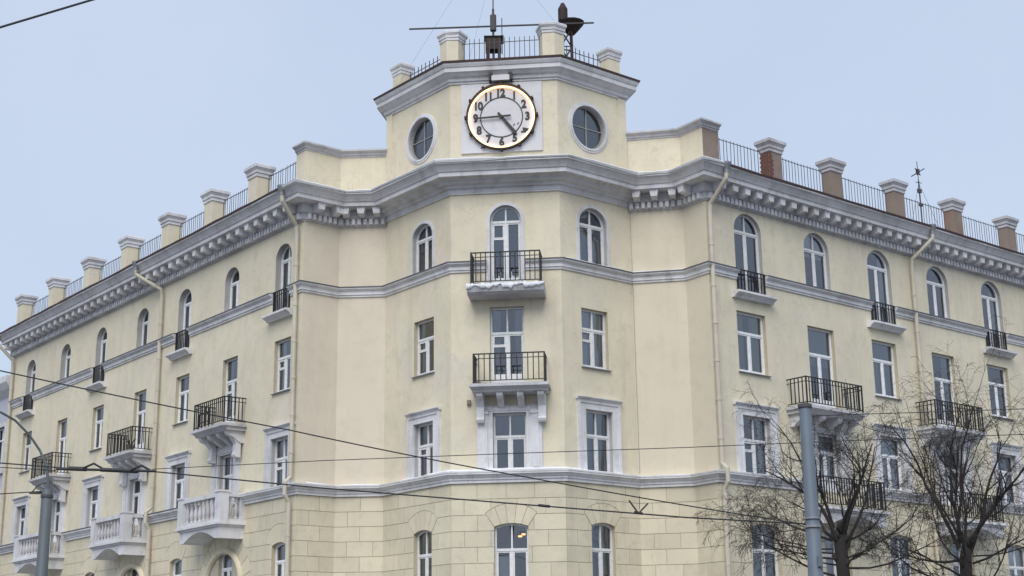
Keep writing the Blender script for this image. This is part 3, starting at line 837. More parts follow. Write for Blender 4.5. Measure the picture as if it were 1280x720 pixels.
# tower pillars: two on the bends, two at the outer ends
def bend_mw(k, a, b, y):
    d = (PL[b] - PL[a]).normalized(); p = PL[k] + Vector((-d.y, d.x)) * y
    return Matrix.Translation((p.x, p.y, 0)) @ Matrix.Rotation(math.atan2(d.y, d.x), 4, 'Z')
post(SM('B1', 0.62, 0.20), 0.50, 0.46, 21.60, 22.74, M['wall'], 0.40, ov=0.6)
post(bend_mw('L3', 'L2', 'R3', 0.26) @ Matrix.Translation((-0.12, 0, 0)), 0.72, 0.60, 21.60, 22.92, M['wall'], 0.36, bent=0.16, ov=0.6)
post(bend_mw('R3', 'L3', 'R2', 0.26) @ Matrix.Translation((-0.06, 0, 0)), 0.76, 0.60, 21.60, 22.98, M['wall'], 0.36, bent=0.16, ov=0.6)
post(SM('B3', 2.62, 0.20), 0.52, 0.46, 21.60, 22.72, M['wall'], 0.40, ov=0.6)
roof_rail(SM('B1', 0, 0.36), 0.90, 3.40, 21.64, 22.50, pitch=0.22)
roof_rail(SM('B2', 0, 0.24), 0.28, 3.18, 21.64, 22.66, pitch=0.17)
roof_rail(SM('B3', 0, 0.36), 0.38, 2.40, 21.64, 22.50, pitch=0.2)

# ---------------------------------------------------------------- downpipes
def pipe(pts, name='downpipe', r=0.075, label=None):
    mb = MB(); mb.tube(pts, r, 10)
    o = build(name, mb, M['pipe'], bld, smooth=False)
    for a, b in zip(pts, pts[1:]):
        a, b = Vector(a), Vector(b)
        L = (b - a).length
        for i in range(1, int(L / 1.25) + 1):
            p = a + (b - a) * (i * 1.25 / L - 0.2 / L); d = (b - a) / L
            build('pipe_collar', MB().tube([p - d*0.05, p + d*0.05], r + 0.014, 10), M['pipe'], o)
    return o
def at(seg, x, y, z): return tuple(SM(seg) @ Vector((x, y, z)))
def funnel(seg, x, y, z):
    mb = MB(); p = at(seg, x, y, 0)
    mb._lathe([(0.075, z - 0.36), (0.09, z - 0.24), (0.17, z - 0.06), (0.18, z)], 10, (p[0], p[1]))
    return mb
def downpipe(seg, x, xt=None, jog=True):
    xt = x if xt is None else xt
    P = [at(seg, xt, -0.86, 17.66), at(seg, xt, -0.84, 17.45), at(seg, x, -0.17, 16.72), at(seg, x, -0.14, 16.4)]
    P += [at(seg, x, -0.14, 15.0), at(seg, x, -0.14, 8.15)]
    P += [at(seg, x, -0.34, 7.95), at(seg, x, -0.34, 7.55), at(seg, x, -0.18, 7.3), at(seg, x, -0.16, 0.2)]
    o = pipe(P)
    build('pipe_funnel', funnel(seg, xt, -0.86, 17.98), M['steel'], o)
downpipe('LW', -10.62, -11.6); downpipe('LW', -26.70, -26.9); downpipe('LW', -0.22, -0.05)
downpipe('RW', 0.05, 0.15); downpipe('RW', 11.05, 11.5)

# ---------------------------------------------------------------- balconies
bar_me = {}
def bar(h, r=0.0145):
    k = (round(h, 3), r)
    if k not in bar_me: bar_me[k] = MB().box(-r, r, -r, r, 0, h).mesh('bar', M['iron'])
    return bar_me[k]
def bracket_mb(w, d, h):   # scrolled corbel hanging under a slab, top at z=0
    return MB().prism_x([(-d, 0), (-d, -0.10*h), (-d*0.97, -0.28*h), (-d*0.86, -0.42*h), (-d*0.66, -0.50*h), (-d*0.52, -0.66*h), (-d*0.36, -0.85*h), (-d*0.18, -h), (0, -h), (0, 0)], -w/2, w/2)
def iron_railing(parent, mw, x0, x1, proj, z0, z1, n, nside, bow=0.0):
    mb = MB(); r = 0.021
    c = [(x0, 0, 0), (x0, -proj, 0), (x1, -proj, 0), (x1, 0, 0)]
    for z, rr in ((z1, 0.026), (z1 - 0.15, 0.016), (z0 + 0.10, 0.018)):
        for a, b in zip(c, c[1:]):
            mb.tube([(a[0], a[1], z), (b[0], b[1], z)], rr, 4)
    for x in (x0, x1): mb.box(x - r, x + r, -proj - r, -proj + r, z0, z1 + 0.02)
    rail = build('balcony_railing', mb, M['iron'], parent, mw)
    h = z1 - z0 - 0.10
    for i in range(1, n):
        link('bar', bar(h), parent, mw @ Matrix.Translation((x0 + (x1 - x0)*i/n, -proj, z0 + 0.10)))
    for x in (x0, x1):
        for i in range(1, nside + 1):
            link('bar', bar(h), parent, mw @ Matrix.Translation((x, -proj*(1 - i/(nside + 1)), z0 + 0.10)))
    return rail
def iron_balcony(seg, xc, w, zs, proj, z_rail, n, nside=4, brackets=4, consoles=None, label=None):
    mw = SM(seg, xc)
    h = w / 2
    mb = MB().prism_x([(0, zs - 0.22), (-proj + 0.16, zs - 0.22), (-proj + 0.14, zs - 0.16), (-proj + 0.04, zs - 0.10), (-proj, zs - 0.09), (-proj, zs), (0, zs)], -h + 0.07, h - 0.07)
    mb.prism_x([(0, zs - 0.085), (-proj - 0.03, zs - 0.085), (-proj - 0.03, zs + 0.012), (0, zs + 0.012)], -h, h)
    kw = dict(label=label) if label else {}
    o = build('balcony', mb, M['trim_dirty'], bld, mw, **kw)
    for i in range(brackets):
        x = -h + 0.28 + (w - 0.56) * i / (brackets - 1)
        build('bracket', bracket_mb(0.20, proj - 0.22, 0.40), M['trim'], o, mw @ Matrix.Translation((x, 0, zs - 0.222)))
    if consoles:
        for sx in (-1, 1):
            x = sx * consoles
            mb = MB().prism_x([(0, zs - 0.23), (-0.36, zs - 0.23), (-0.36, zs - 0.40), (-0.28, zs - 0.50), (-0.18, zs - 0.62), (-0.19, zs - 0.95), (-0.24, zs - 1.02), (-0.20, zs - 1.10), (-0.12, zs - 1.12), (0, zs - 1.12)], -0.12, 0.12)
            build('console', mb, M['trim'], o, mw @ Matrix.Translation((x, -0.10, 0)))
    iron_railing(o, mw, -h + 0.13, h - 0.13, proj - 0.06, zs + 0.012, z_rail, n, nside)
    return o
iron_balcony('B2', 1.94, 2.48, 10.52, 0.90, 11.48, 13, 4, 4, 0.97)
for s in doorL: iron_balcony('LW', -(s - 0.22), 2.50, 10.34, 0.90, 11.28, 15, 5, 4, 0.90)
for s, c in zip(doorR, (4.95, 12.05, 19.4)): iron_balcony('RW', s - 0.58 if s < 20 else s, 3.20, 10.28, 0.88, 11.24, 19, 4, 4, 0.95)
# fifth floor balcony in the middle: thick slab with old snow and icicles
zs = 13.72
mw5 = SM('B2', 1.86)
b5 = build('balcony', MB().prism_x([(0, zs - 0.30), (-0.70, zs - 0.30), (-0.82, zs - 0.22), (-0.86, zs - 0.10), (-0.86, zs), (0, zs)], -1.22, 1.22), M['trim_dirty'], bld, mw5, label='balcony with thick slab under the top middle arched door')
iron_railing(b5, mw5, -1.10, 1.10, 0.76, zs + 0.03, 14.80, 14, 4)
mb = MB()
nx, ny = 40, 5
base = len(mb.v)
for i in range(nx + 1):
    x = -1.24 + 2.48 * i / nx
    lump = 0.05 + 0.025*math.sin(i*0.9) + 0.03*math.sin(i*2.3 + 1) + random.uniform(-0.02, 0.02)
    drop = 0.09 + 0.05*math.sin(i*0.55 + 2) + 0.03*math.sin(i*1.7) + random.uniform(-0.04, 0.04)
    mb.pts([(x, -0.60, zs + 0.005), (x, -0.72, zs + lump), (x, -0.84, zs + lump*0.8), (x, -0.90 - 0.02*math.sin(i), zs + 0.02), (x, -0.91, zs - drop), (x, -0.868, zs - drop - 0.02)])
for i in range(nx):
    for k in range(5):
        a = base + i*6 + k; mb.face((a, a + 6, a + 7, a + 1))
build('snow', mb, M['snow'], smooth=True, mw=mw5, kind='stuff', label='old snow heaped on the rim of the top middle balcony', category='snow')
mb = MB()
for i in range(34):
    x = random.uniform(-0.95, 1.05); L = random.uniform(0.08, 0.26) * (1.0 if abs(x) < 0.7 else 0.6); z = 14.13 if random.random() < 0.2 else 13.95 + random.uniform(0, 0.08)
    mb.tube([(x, -0.76, z), (x, -0.76, z - L)], [0.014, 0.003], 5)
build('icicles', mb, M['ice'], mw=mw5, kind='stuff', label='icicles hanging along the lower rail of the top middle balcony', category='icicles')

# French balconies: grate in the lower part of the arched window, corbelled sill below
def french(seg, xc, w, z0, z1, side):
    mw = SM(seg, xc)
    o = build('window_balcony', MB().prism_x([(0.05, z0 - 0.22), (-0.14, z0 - 0.22), (-0.18, z0 - 0.16), (-0.30, z0 - 0.09), (-0.34, z0 - 0.08), (-0.34, z0 - 0.01), (0.10, z0 + 0.006)], -w/2 - 0.28, w/2 + 0.28), M['trim'], bld, mw)
    iron_railing(o, mw, -w/2 + 0.02, w/2 - 0.02, 0.05, z0 + 0.0, z1, 8, 1)
for s in bcL: french('LW', -(s + 0.05), 1.08, 13.90, 14.72, 0)
for s in bcR: french('RW', s, 1.36, 13.95, 14.74, 0)

# stone balustrade balconies of the third floor
bal_me = MB()._lathe([(0.08, 0), (0.08, 0.05), (0.045, 0.07), (0.038, 0.10), (0.072, 0.20), (0.08, 0.28), (0.066, 0.38), (0.036, 0.52), (0.034, 0.60), (0.055, 0.63), (0.04, 0.66), (0.075, 0.70), (0.075, 0.74)], 10, (0, 0)).mesh('baluster', M['trim_dirty'], True)
def stone_balcony(seg, xc, w, proj, zf, nfront=8, nside=2, mat=M['trim'], iron=False):
    mw = SM(seg, xc); h = w / 2
    zb = zf - 0.55
    P = [(-h + 0.10, zb), (-h + 0.42, zb)] + [(-h + 0.42 + (w - 0.84)*k/12, zb + 0.01 + 0.30*math.sin(math.pi*k/12)) for k in range(13)] + [(h - 0.42, zb), (h - 0.10, zb), (h - 0.10, zf - 0.09), (-h + 0.10, zf - 0.09)]
    P = [P[0], P[1]] + P[2:-4] + P[-3:]
    mb = MB(); n = len(P)
    tri = tessellate_polygon([[Vector((x, z, 0)) for x, z in P]])
    for y in (-proj + 0.06, 0.0):
        b = mb.pts([(x, y, z) for x, z in P])
        for t in tri: mb.face([b + i for i in t])
    b = mb.pts([(x, -proj + 0.06, z) for x, z in P] + [(x, 0, z) for x, z in P])
    for i in range(n):
        j = (i + 1) % n; mb.face((b + i, b + n + i, b + n + j, b + j))
    mb.box(-h + 0.05, h - 0.05, -proj, -0.001, zf - 0.155, zf - 0.088)
    o = build('balcony', mb, mat, bld, mw)
    build('balcony_floor', MB().box(-h - 0.02, h + 0.02, -proj - 0.07, -0.001, zf - 0.09, zf), M['flash_white'], o, mw)
    z0 = zf
    pw = 0.34
    if iron:
        iron_railing(o, mw, -h + 0.1, h - 0.1, proj - 0.06, zf, zf + 0.98, 24, 5)
        return o
    for sx in (-1, 1):
        build('corner_pier', MB().box(sx*(h - pw/2) - pw/2, sx*(h - pw/2) + pw/2, -proj - 0.01, -proj + pw, z0, z0 + 1.0).box(sx*(h - pw/2) - pw/2 - 0.03, sx*(h - pw/2) + pw/2 + 0.03, -proj - 0.04, -proj + pw + 0.03, z0 + 1.0, z0 + 1.06), mat, o, mw)
        build('corner_pier', MB().box(sx*(h - 0.13) - 0.12, sx*(h - 0.13) + 0.12, -0.20, -0.002, z0, z0 + 1.0), mat, o, mw)
    mb = MB()
    for za, zb2, e in ((z0, z0 + 0.11, 0.11), (z0 + 0.85, z0 + 0.99, 0.12)):
        mb.box(-h + pw - 0.001, h - pw + 0.001, -proj + 0.15 - e, -proj + 0.15 + e, za, zb2)
        for sx in (-1, 1): mb.box(sx*(h - 0.14) - e, sx*(h - 0.14) + e, -proj + pw - 0.001, -0.199, za, zb2)
    build('balustrade_rail', mb, mat, o, mw)
    for i in range(nfront):
        link('baluster', bal_me, o, mw @ Matrix.Translation((-h + pw + (w - 2*pw)*(i + 0.5)/nfront, -proj + 0.15, z0 + 0.11)))
    for sx in (-1, 1):
        for i in range(nside):
            link('baluster', bal_me, o, mw @ Matrix.Translation((sx*(h - 0.14), -proj + pw + (proj - pw - 0.2)*(i + 0.5)/nside, z0 + 0.11)))
for s, c, w_ in zip(doorL, (4.98, 12.62, 20.75), (3.15, 3.05, 3.3)): stone_balcony('LW', -c, w_, 1.0, 6.95)
for s, c in zip(doorR, (5.65, 12.70, 20.1)): stone_balcony('RW', c, 3.4, 0.95, 6.98, mat=M['trim_dirty'], iron=True)
# round arch mouldings of the portals below them
for w in W:
    if w.get('portal'):
        mb = MB(); r = 1.34
        mb.tube([(r*math.cos(math.pi*k/20), -0.06, 4.75 + r*math.sin(math.pi*k/20)) for k in range(21)], 0.11, 8)
        build('arch_moulding', mb, M['block'], bld, SM('LW', w['x']))
build('corner_line', MB().tube([at('N3', 0.03, -0.02, 16.86), at('N3', 0.04, -0.02, 14.8), at('N3', 0.04, -0.24, 14.6), at('N3', 0.04, -0.22, 14.35), at('N3', 0.04, -0.02, 14.2), at('N3', 0.05, -0.02, 8.0)], 0.008, 5), M['steel'], bld)  # thin tube added to draw the inner corner as a dark line
build('junction_box', MB().box(-0.06, 0.06, -0.09, 0, 0, 0.16).box(-0.045, 0.045, -0.10, -0.09, 0.02, 0.14), M['wood_dark'], bld, SM('B2', 0.58, 0, 10.02))

# ---------------------------------------------------------------- tower clock
CX, CZ, CR = 1.72, 19.66, 1.17
cmw = SM('B2', CX, 0, CZ)
clock = link('tower_clock', None, None, cmw, label='large round clock with lit neon ring on the tower front', category='clock')
clock.empty_display_size = 0.3
build('clock_panel', MB().box(-1.35, 1.35, -0.06, -0.002, -1.22, 1.22), M['panel'], clock, cmw)
def ring_tube(R0, r, y, n=64, m=8):
    mb = MB(); rings = []
    for i in range(n):
        a = 2*math.pi*i/n
        rings.append(mb.pts([((R0 + r*math.cos(2*math.pi*k/m))*math.sin(a), y + r*math.sin(2*math.pi*k/m), (R0 + r*math.cos(2*math.pi*k/m))*math.cos(a)) for k in range(m)]))
    for i in range(n):
        a, b = rings[i], rings[(i + 1) % n]
        for k in range(m): mb.face((a + k, a + (k+1) % m, b + (k+1) % m, b + k))
    return mb
def flat_ring(r0, r1, y0, y1, n=64):
    mb = MB(); c = lambda q: [(q*math.cos(2*math.pi*k/n), q*math.sin(2*math.pi*k/n)) for k in range(n)]
    ring_mesh(mb, c(r1), c(r0), y0, y1); return mb
build('clock_rim', flat_ring(CR - 0.045, CR, -0.20, -0.06), M['rimrust'], clock, cmw)
build('neon_tube', ring_tube(CR - 0.10, 0.034, -0.115), M['neon'], clock, cmw)
build('inner_ring', flat_ring(0.685, 0.718, -0.075, -0.058), M['black'], clock, cmw)
lug = MB().box(-0.045, 0.045, -0.22, -0.06, CR - 0.04, CR + 0.055).mesh('rim_lug', M['rimrust'])
for k in range(12): link('rim_lug', lug, clock, cmw @ Matrix.Rotation(2*math.pi*k/12, 4, 'Y'))
def text_mesh(s, size, bold=0.012):
    cu = bpy.data.curves.new('numeral', 'FONT'); cu.body = s; cu.size = size; cu.align_x = 'CENTER'; cu.align_y = 'CENTER'
    cu.extrude = 0.008; cu.offset = bold; cu.resolution_u = 4
    if len(s) == 2: cu.space_character = 0.92
    o = bpy.data.objects.new('numeral_tmp', cu); col.objects.link(o)
    dg = bpy.context.evaluated_depsgraph_get()
    me = bpy.data.meshes.new_from_object(o.evaluated_get(dg)); me.name = 'numeral'
    me.materials.clear(); me.materials.append(M['black'])
    bpy.data.objects.remove(o); bpy.data.curves.remove(cu)
    # centre it on its own middle
    xs = [v.co.x for v in me.vertices]; ys = [v.co.y for v in me.vertices]
    me.transform(Matrix.Translation((-(min(xs) + max(xs))/2, -(min(ys) + max(ys))/2, 0)))
    return me
for k in range(1, 13):
    a = 2*math.pi*k/12; rr = 0.865
    me = text_mesh(str(k), 0.39, 0.016)
    rot = Matrix.Rotation(math.pi/2, 4, 'X')
    if k == 4: rot = Matrix.Rotation(R(70), 4, 'Y') @ rot   # this numeral has slipped and lies on its side
    x, z = rr*math.sin(a), rr*math.cos(a)
    if k == 4: x, z = x + 0.03, z - 0.05
    kw = dict(label='slipped numeral four lying on its side') if k == 4 else {}
    link('numeral', me, clock, cmw @ Matrix.Translation((x, -0.070, z)) @ rot @ Matrix.Diagonal((0.86, 1, 1, 1)), **kw)
def hand(L, tail, w0, w1, y, ang, name):
    mb = MB().prism([(-w0, -tail), (w0, -tail), (w1, L), (-w1, L)], y - 0.012, y)
    build(name, mb, M['black'], clock, cmw @ Matrix.Rotation(ang, 4, 'Y'))
hand(0.78, 0.18, 0.040, 0.055, -0.120, R(142.0), 'hour_hand')
hand(0.92, 0.32, 0.036, 0.030, -0.145, R(267.5), 'minute_hand')
build('hub', MB().prism([(0.05*math.cos(2*math.pi*k/14), 0.05*math.sin(2*math.pi*k/14)) for k in range(14)], -0.165, -0.06), M['black'], clock, cmw)
mb = MB()
for sx in (-1, 1):
    mb.box(sx*0.36 - 0.03, sx*0.36 + 0.03, -0.30, 0.0, 1.24, 1.50); mb.box(sx*0.30 - 0.04, sx*0.30 + 0.04, -0.30, -0.27, 1.455, 1.50)
build('lamp_bracket', mb, M['black'], clock, cmw)
build('lamp_box', MB().box(-0.30, 0.30, -0.26, -0.02, 1.25, 1.44), M['panel'], clock, cmw)
mb = MB()
for x, z in ((0.42, -0.32), (0.55, -0.28), (-0.66, -1.08)): mb.tube([(x - 0.03, -0.07, z), (x + 0.02, -0.085, z + 0.06)], 0.012, 5)
build('loose_fixing', mb, M['black'], clock, cmw)

# ---------------------------------------------------------------- things left on the balconies
def place(name, seg, x, y, z, mb, mat, label, cat): return build(name, mb, mat, None, SM(seg, x, y, z), label=label, category=cat)
place('folded_frame', 'LW', -5.75, -0.55, 10.36, MB().box(-0.40, 0.40, -0.02, 0.02, 0, 0.05).box(-0.40, 0.40, -0.02, 0.02, 0.62, 0.67).box(-0.40, -0.36, -0.02, 0.02, 0.05, 0.62).box(0.36, 0.40, -0.02, 0.02, 0.05, 0.62).box(-0.14, -0.11, -0.015, 0.015, 0.05, 0.62).box(0.11, 0.14, -0.015, 0.015, 0.05, 0.62).box(-0.36, 0.36, -0.015, 0.015, 0.32, 0.35), M['iron'], 'dark folded frame leaning inside the nearest iron balcony of the left wing', 'frame')
pot = place('plant_pot', 'LW', -11.75, -0.62, 10.36, MB()._lathe([(0.11, 0), (0.16, 0.26), (0.175, 0.30), (0.15, 0.30)], 12, (0, 0)), M['wood_dark'], 'dark plant pot with dry stems on the second iron balcony of the left wing', 'plant')
mb = MB()
for i in range(12):
    a = random.uniform(0, 6.28); q = random.uniform(0.08, 0.24)
    mb.tube([(0.04*math.cos(a), 0.04*math.sin(a), 0.28), (q*math.cos(a)*0.6, q*math.sin(a)*0.6, 0.45), (q*math.cos(a), q*math.sin(a), random.uniform(0.5, 0.72))], [0.018, 0.012, 0.006], 4)
build('stems', mb, M['twig'], pot, SM('LW', -11.75, -0.62, 10.36))
place('rag', 'B2', 1.02, -0.55, 10.535, MB().prism([(-0.22, 0), (0.24, 0), (0.20, 0.07), (0.05, 0.05), (-0.04, 0.12), (-0.18, 0.08)], -0.12, 0.12), M['flash_dark'], 'dark rag lying at the left end of the middle iron balcony', 'rag')

# ---------------------------------------------------------------- things standing on the roofs
mast = thing('antenna_mast', (-0.53, 46.5, 21.62), 'thin antenna mast with equipment box behind the middle tower railing', 'antenna')
T = Matrix.Translation
def P(loc, name, mb, mat, parent, **k): return build(name, mb, mat, parent, T(loc), **k)
MX = (-0.53, 46.5, 0)
P(MX, 'mast_pole', MB().tube([(0, 0, 21.62), (0, 0, 24.1)], 0.04, 8).tube([(0, 0, 24.1), (0.03, 0, 27.2)], 0.022, 6), M['rail'], mast)
P(MX, 'aerial', MB().tube([(0, 0, 23.28), (0, 0, 23.86)], 0.11, 10).tube([(0.30, 0, 22.4), (0.30, 0, 23.75)], 0.016, 5).tube([(0.30, 0, 22.8), (0.30, 0, 23.1)], 0.06, 6), M['rail'], mast)
mb = MB().box(-0.27, 0.27, -0.2, 0.2, 22.52, 22.98)
for x in (-0.2, 0.2):
    for y in (-0.15, 0.15): mb.box(x - 0.05, x + 0.05, y - 0.04, y + 0.04, 21.62, 22.52)
mb.box(-0.24, 0.24, -0.02, 0.02, 22.15, 22.22).box(-0.32, 0.32, -0.24, 0.24, 22.97, 23.0)
P(MX, 'equipment_box', mb, M['rimrust'], mast)
P((0, 0, 0), 'cross_bar', MB().tube([(-3.47, 47.0, 23.62), (2.98, 47.0, 23.77)], 0.032, 6).tube([(-0.53, 46.5, 23.7), (-0.53, 47.0, 23.69)], 0.03, 5), M['rail'], mast)
siren = thing('siren', (2.05, 47.4, 21.62), 'dark siren drum on lattice stand behind the right front tower pillar', 'siren')
mb = MB(); SX = (2.05, 47.4, 0)
legs = [(-0.17, -0.15), (0.17, -0.15), (0.17, 0.15), (-0.17, 0.15)]
for x, y in legs: mb.tube([(x, y, 21.62), (x*0.85, y*0.85, 23.7)], 0.05, 5)
for k in range(4):
    a, b = legs[k], legs[(k + 1) % 4]
    for z in (21.7, 22.4, 23.1): mb.tube([(a[0], a[1], z), (b[0], b[1], z + 0.6)], 0.03, 4); mb.tube([(a[0], a[1], z + 0.6), (b[0], b[1], z + 0.6)], 0.02, 4)
P(SX, 'lattice_stand', mb, M['rimrust'], siren)
P((2.20, 47.4, 0), 'hood', MB()._lathe([(0.10, 23.5), (0.18, 23.58), (0.46, 23.92), (0.48, 23.96), (0.12, 24.06)], 14, (0, 0)), M['rimrust'], siren)
P((1.92, 47.4, 0), 'siren_drum', MB()._lathe([(0.10, 23.98), (0.17, 24.05), (0.17, 24.50), (0.12, 24.60), (0.06, 24.72)], 12, (0, 0)), M['rimrust'], siren)
am = SM('RW', 12.85, 0.45)
ant = link('roof_antenna', None, None, am @ T((0, 0, 18.0)), label='slim roof antenna with small crossed rods above the right wing railing', category='antenna')
build('mast_pole', MB().tube([(0, 0, 17.96), (0, 0, 20.4)], 0.03, 6).tube([(0, 0, 20.4), (0, 0, 21.2)], 0.016, 5), M['rail'], ant, am)
build('aerial', MB().tube([(-0.30, -0.1, 20.82), (0.30, 0.1, 20.72)], 0.022, 5).tube([(-0.1, 0.25, 20.62), (0.1, -0.25, 20.86)], 0.022, 5).box(-0.06, 0.06, -0.05, 0.05, 20.66, 20.88).box(-0.09, 0.09, -0.05, 0.05, 19.9, 20.05).box(-0.07, 0.11, -0.05, 0.05, 19.35, 19.45).tube([(-0.2, 0, 20.3), (0.2, 0, 20.34)], 0.014, 4), M['rail'], ant, am)
build('guy_wire', MB().tube([(0, 0, 20.3), (2.2, 0.4, 18.2)], 0.006, 4).tube([(0, 0, 20.3), (-0.3, 0.4, 18.2)], 0.006, 4), M['rail'], ant, am)
for i, (a, b, lb) in enumerate([((-0.53, 46.5, 26.9), (-3.9, 47.4, 21.65), 'faint guy wire slanting from the tower mast down to the left end pillar'),
                                ((-0.53, 46.5, 25.6), (-1.55, 46.9, 21.7), 'short guy wire from the tower mast to the left front pillar'),
                                ((-0.53, 46.5, 26.6), (3.6, 48.2, 21.65), 'faint guy wire slanting from the tower mast towards the siren')]):
    build('guy_wire', MB().tube([a, b], 0.0035, 4), M['rail'], label=lb, category='wire', group='guy wires of the tower mast')

# ---------------------------------------------------------------- neighbouring house beyond the left wing
NB = SM('LW', -LEN_L - 0.25)
nb = link('neighbour_house', None, None, NB, label='pale lilac house just past the far end of the left wing', category='building')
holes = []
for x in (-1.6, -4.6, -7.6):
    for z in (5.4, 8.6, 11.9): holes.append((x, z))
loops = [[(-12, 0), (0, 0), (0, 15.9), (-12, 15.9)]] + [[(x - 0.6, z), (x + 0.6, z), (x + 0.6, z + 1.9), (x - 0.6, z + 1.9)] for x, z in holes]
mb = MB(); flat = [p for l_ in loops for p in l_]
b = mb.pts([(a, 0.30, c) for a, c in flat])
for t in tessellate_polygon([[Vector((a, c, 0)) for a, c in l_] for l_ in loops]): mb.face([b + i for i in t])
mb.poly([(0, 0.30, 0), (0, 9, 0), (0, 9, 15.9), (0, 0.30, 15.9)]); mb.poly([(-12, 0.30, 0), (-12, 9, 0), (-12, 9, 15.9), (-12, 0.30, 15.9)])
build('wall', mb, M['lilac'], nb, NB)
build('cornice', MB().prism_x([(0.3, 15.2), (0.2, 15.3), (0.0, 15.5), (-0.2, 15.8), (-0.2, 16.1), (9, 16.1), (9, 15.9), (0.3, 15.9)], -12, -0.02), M['trim'], nb, NB)
for z in (8.2, 11.5): build('string_course', MB().box(-12, -0.02, 0.18, 0.30, z, z + 0.22), M['trim'], nb, NB)
for x, z in holes:
    mb = MB(); rect_ring(mb, x - 0.6, x + 0.6, z, z + 1.9, 0.08, 0.40, 0.46); mb.box(x - 0.03, x + 0.03, 0.40, 0.46, z, z + 1.9); mb.box(x - 0.55, x + 0.55, 0.395, 0.46, z + 1.25, z + 1.32)
    f = build('window', mb, M['pvc'], nb, NB)
    mb = MB(); mb.poly([(x - 0.55, 0.44, z + 0.05), (x + 0.55, 0.44, z + 0.05), (x + 0.55, 0.44, z + 1.85), (x - 0.55, 0.44, z + 1.85)]); build('pane', mb, M['glass'], f, NB)
    mb = MB(); rect_ring(mb, x - 0.80, x + 0.80, z - 0.2, z + 2.1, 0.2, 0.24, 0.30); build('window_surround', mb, M['trim'], f, NB)
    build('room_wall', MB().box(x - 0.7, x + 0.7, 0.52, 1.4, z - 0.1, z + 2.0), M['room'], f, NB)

# ---------------------------------------------------------------- thin snow left on the ledges
def snow_strip(path, o0, o1, z, h, keep, label, seed):
    rng = random.Random(seed)
    fine = []
    for a, b in zip(path, path[1:]):
        n = max(2, int((b - a).length / 0.22)); fine += [a + (b - a)*i/n for i in range(n)]
    fine.append(path[-1])
    mb = MB(); sweep(mb, fine, [(o1 - 0.02, z - 0.03), (o1, z + h*0.3), (o1 - 0.05, z + h), (o0, z + h + 0.06), (o0, z - 0.03)], caps=True)
    v = []; cur = h; 
    for i in range(0, len(mb.v), 5):
        cur += rng.uniform(-0.4, 0.4)*h; cur = min(max(cur, -1.2*h*(1 - keep)), h*1.1)
        for k in range(5):
            x, y, zz = mb.v[i + k]
            v.append((x, y, zz - (h - cur) if k in (1, 2, 3) else zz))
    mb.v = v
    build('snow', mb, M['snow'], kind='stuff', label=label, category='snow')
snow_strip([on('LW', -0.1)] + mid + [on('RW', 0.1)], 0.4, 0.945, 17.935, 0.055, 0.75, 'thin snow along the cornice edge of the rounded corner front', 3)
snow_strip([on('N1', 0.3)] + mid[1:7], 0.02, 0.275, 7.905, 0.045, 0.6, 'thin snow on the lower string course of the corner front', 4)
snow_strip([on('B3', 0.2), PL['R2'], PL['R1']], 0.02, 0.20, 14.715, 0.03, 0.3, 'thin snow on the upper string course right of the middle balcony', 5)

# ---------------------------------------------------------------- poles
def pole(x, y, ztop, r0, r1, mat, label, name='utility_pole'):
    o = thing(name, (x, y, 0), label, 'pole', 'painted poles along the street')
    build('shaft', MB()._lathe([(r1*1.25, 0.0), (r1*1.25, 0.6), (r1, 0.65), (r0, ztop), (r0*0.4, ztop + 0.05)], 20, (0, 0)), mat, o, T((x, y, 0)), smooth=True)
    return o
lp = pole(-14.35, 45.0, 7.44, 0.165, 0.20, M['pole_dark'], 'dark grey pole with curved lamp arm before the left wing')
LPm = T((-14.35, 45.0, 0))
build('collar', MB()._lathe([(0.19, 7.22), (0.19, 7.30)], 16, (0, 0)), M['rail'], lp, LPm)
build('lamp_arm', MB().tube([(0, 0, 7.4), (0.0, 0, 7.8), (-0.12, 0, 8.25), (-0.32, 0, 8.68), (-0.62, -0.15, 9.13), (-1.02, -0.4, 9.56), (-1.37, -0.7, 9.76), (-2.3, -1.0, 9.95)], [0.07, 0.05, 0.04, 0.038, 0.036, 0.036, 0.036, 0.036], 8), M['pole_dark'], lp, LPm)
build('bracket', MB().box(-0.55, 0.05, -0.03, 0.03, 7.33, 7.39).tube([(-0.5, 0, 7.36), (-0.3, 0, 7.6), (0, 0, 7.7)], 0.02, 5), M['rail'], lp, LPm)
rp = pole(7.05, 35.0, 7.93, 0.142, 0.21, M['pole'], 'blue grey pole rising in front of the bare tree beside the right wing')
RPm = T((7.05, 35.0, 0))
build('collar', MB()._lathe([(0.20, 5.02), (0.20, 5.08)], 18, (0, 0))._lathe([(0.20, 5.22), (0.20, 5.26)], 18, (0, 0)), M['steel'], rp, RPm)
build('cap', MB()._lathe([(0.17, 7.90), (0.17, 7.98), (0.05, 8.02)], 16, (0, 0)), M['rail'], rp, RPm)
build('pole_hatch', MB().box(0.02, 0.14, -0.215, -0.15, 4.1, 4.35), M['pole'], rp, RPm)

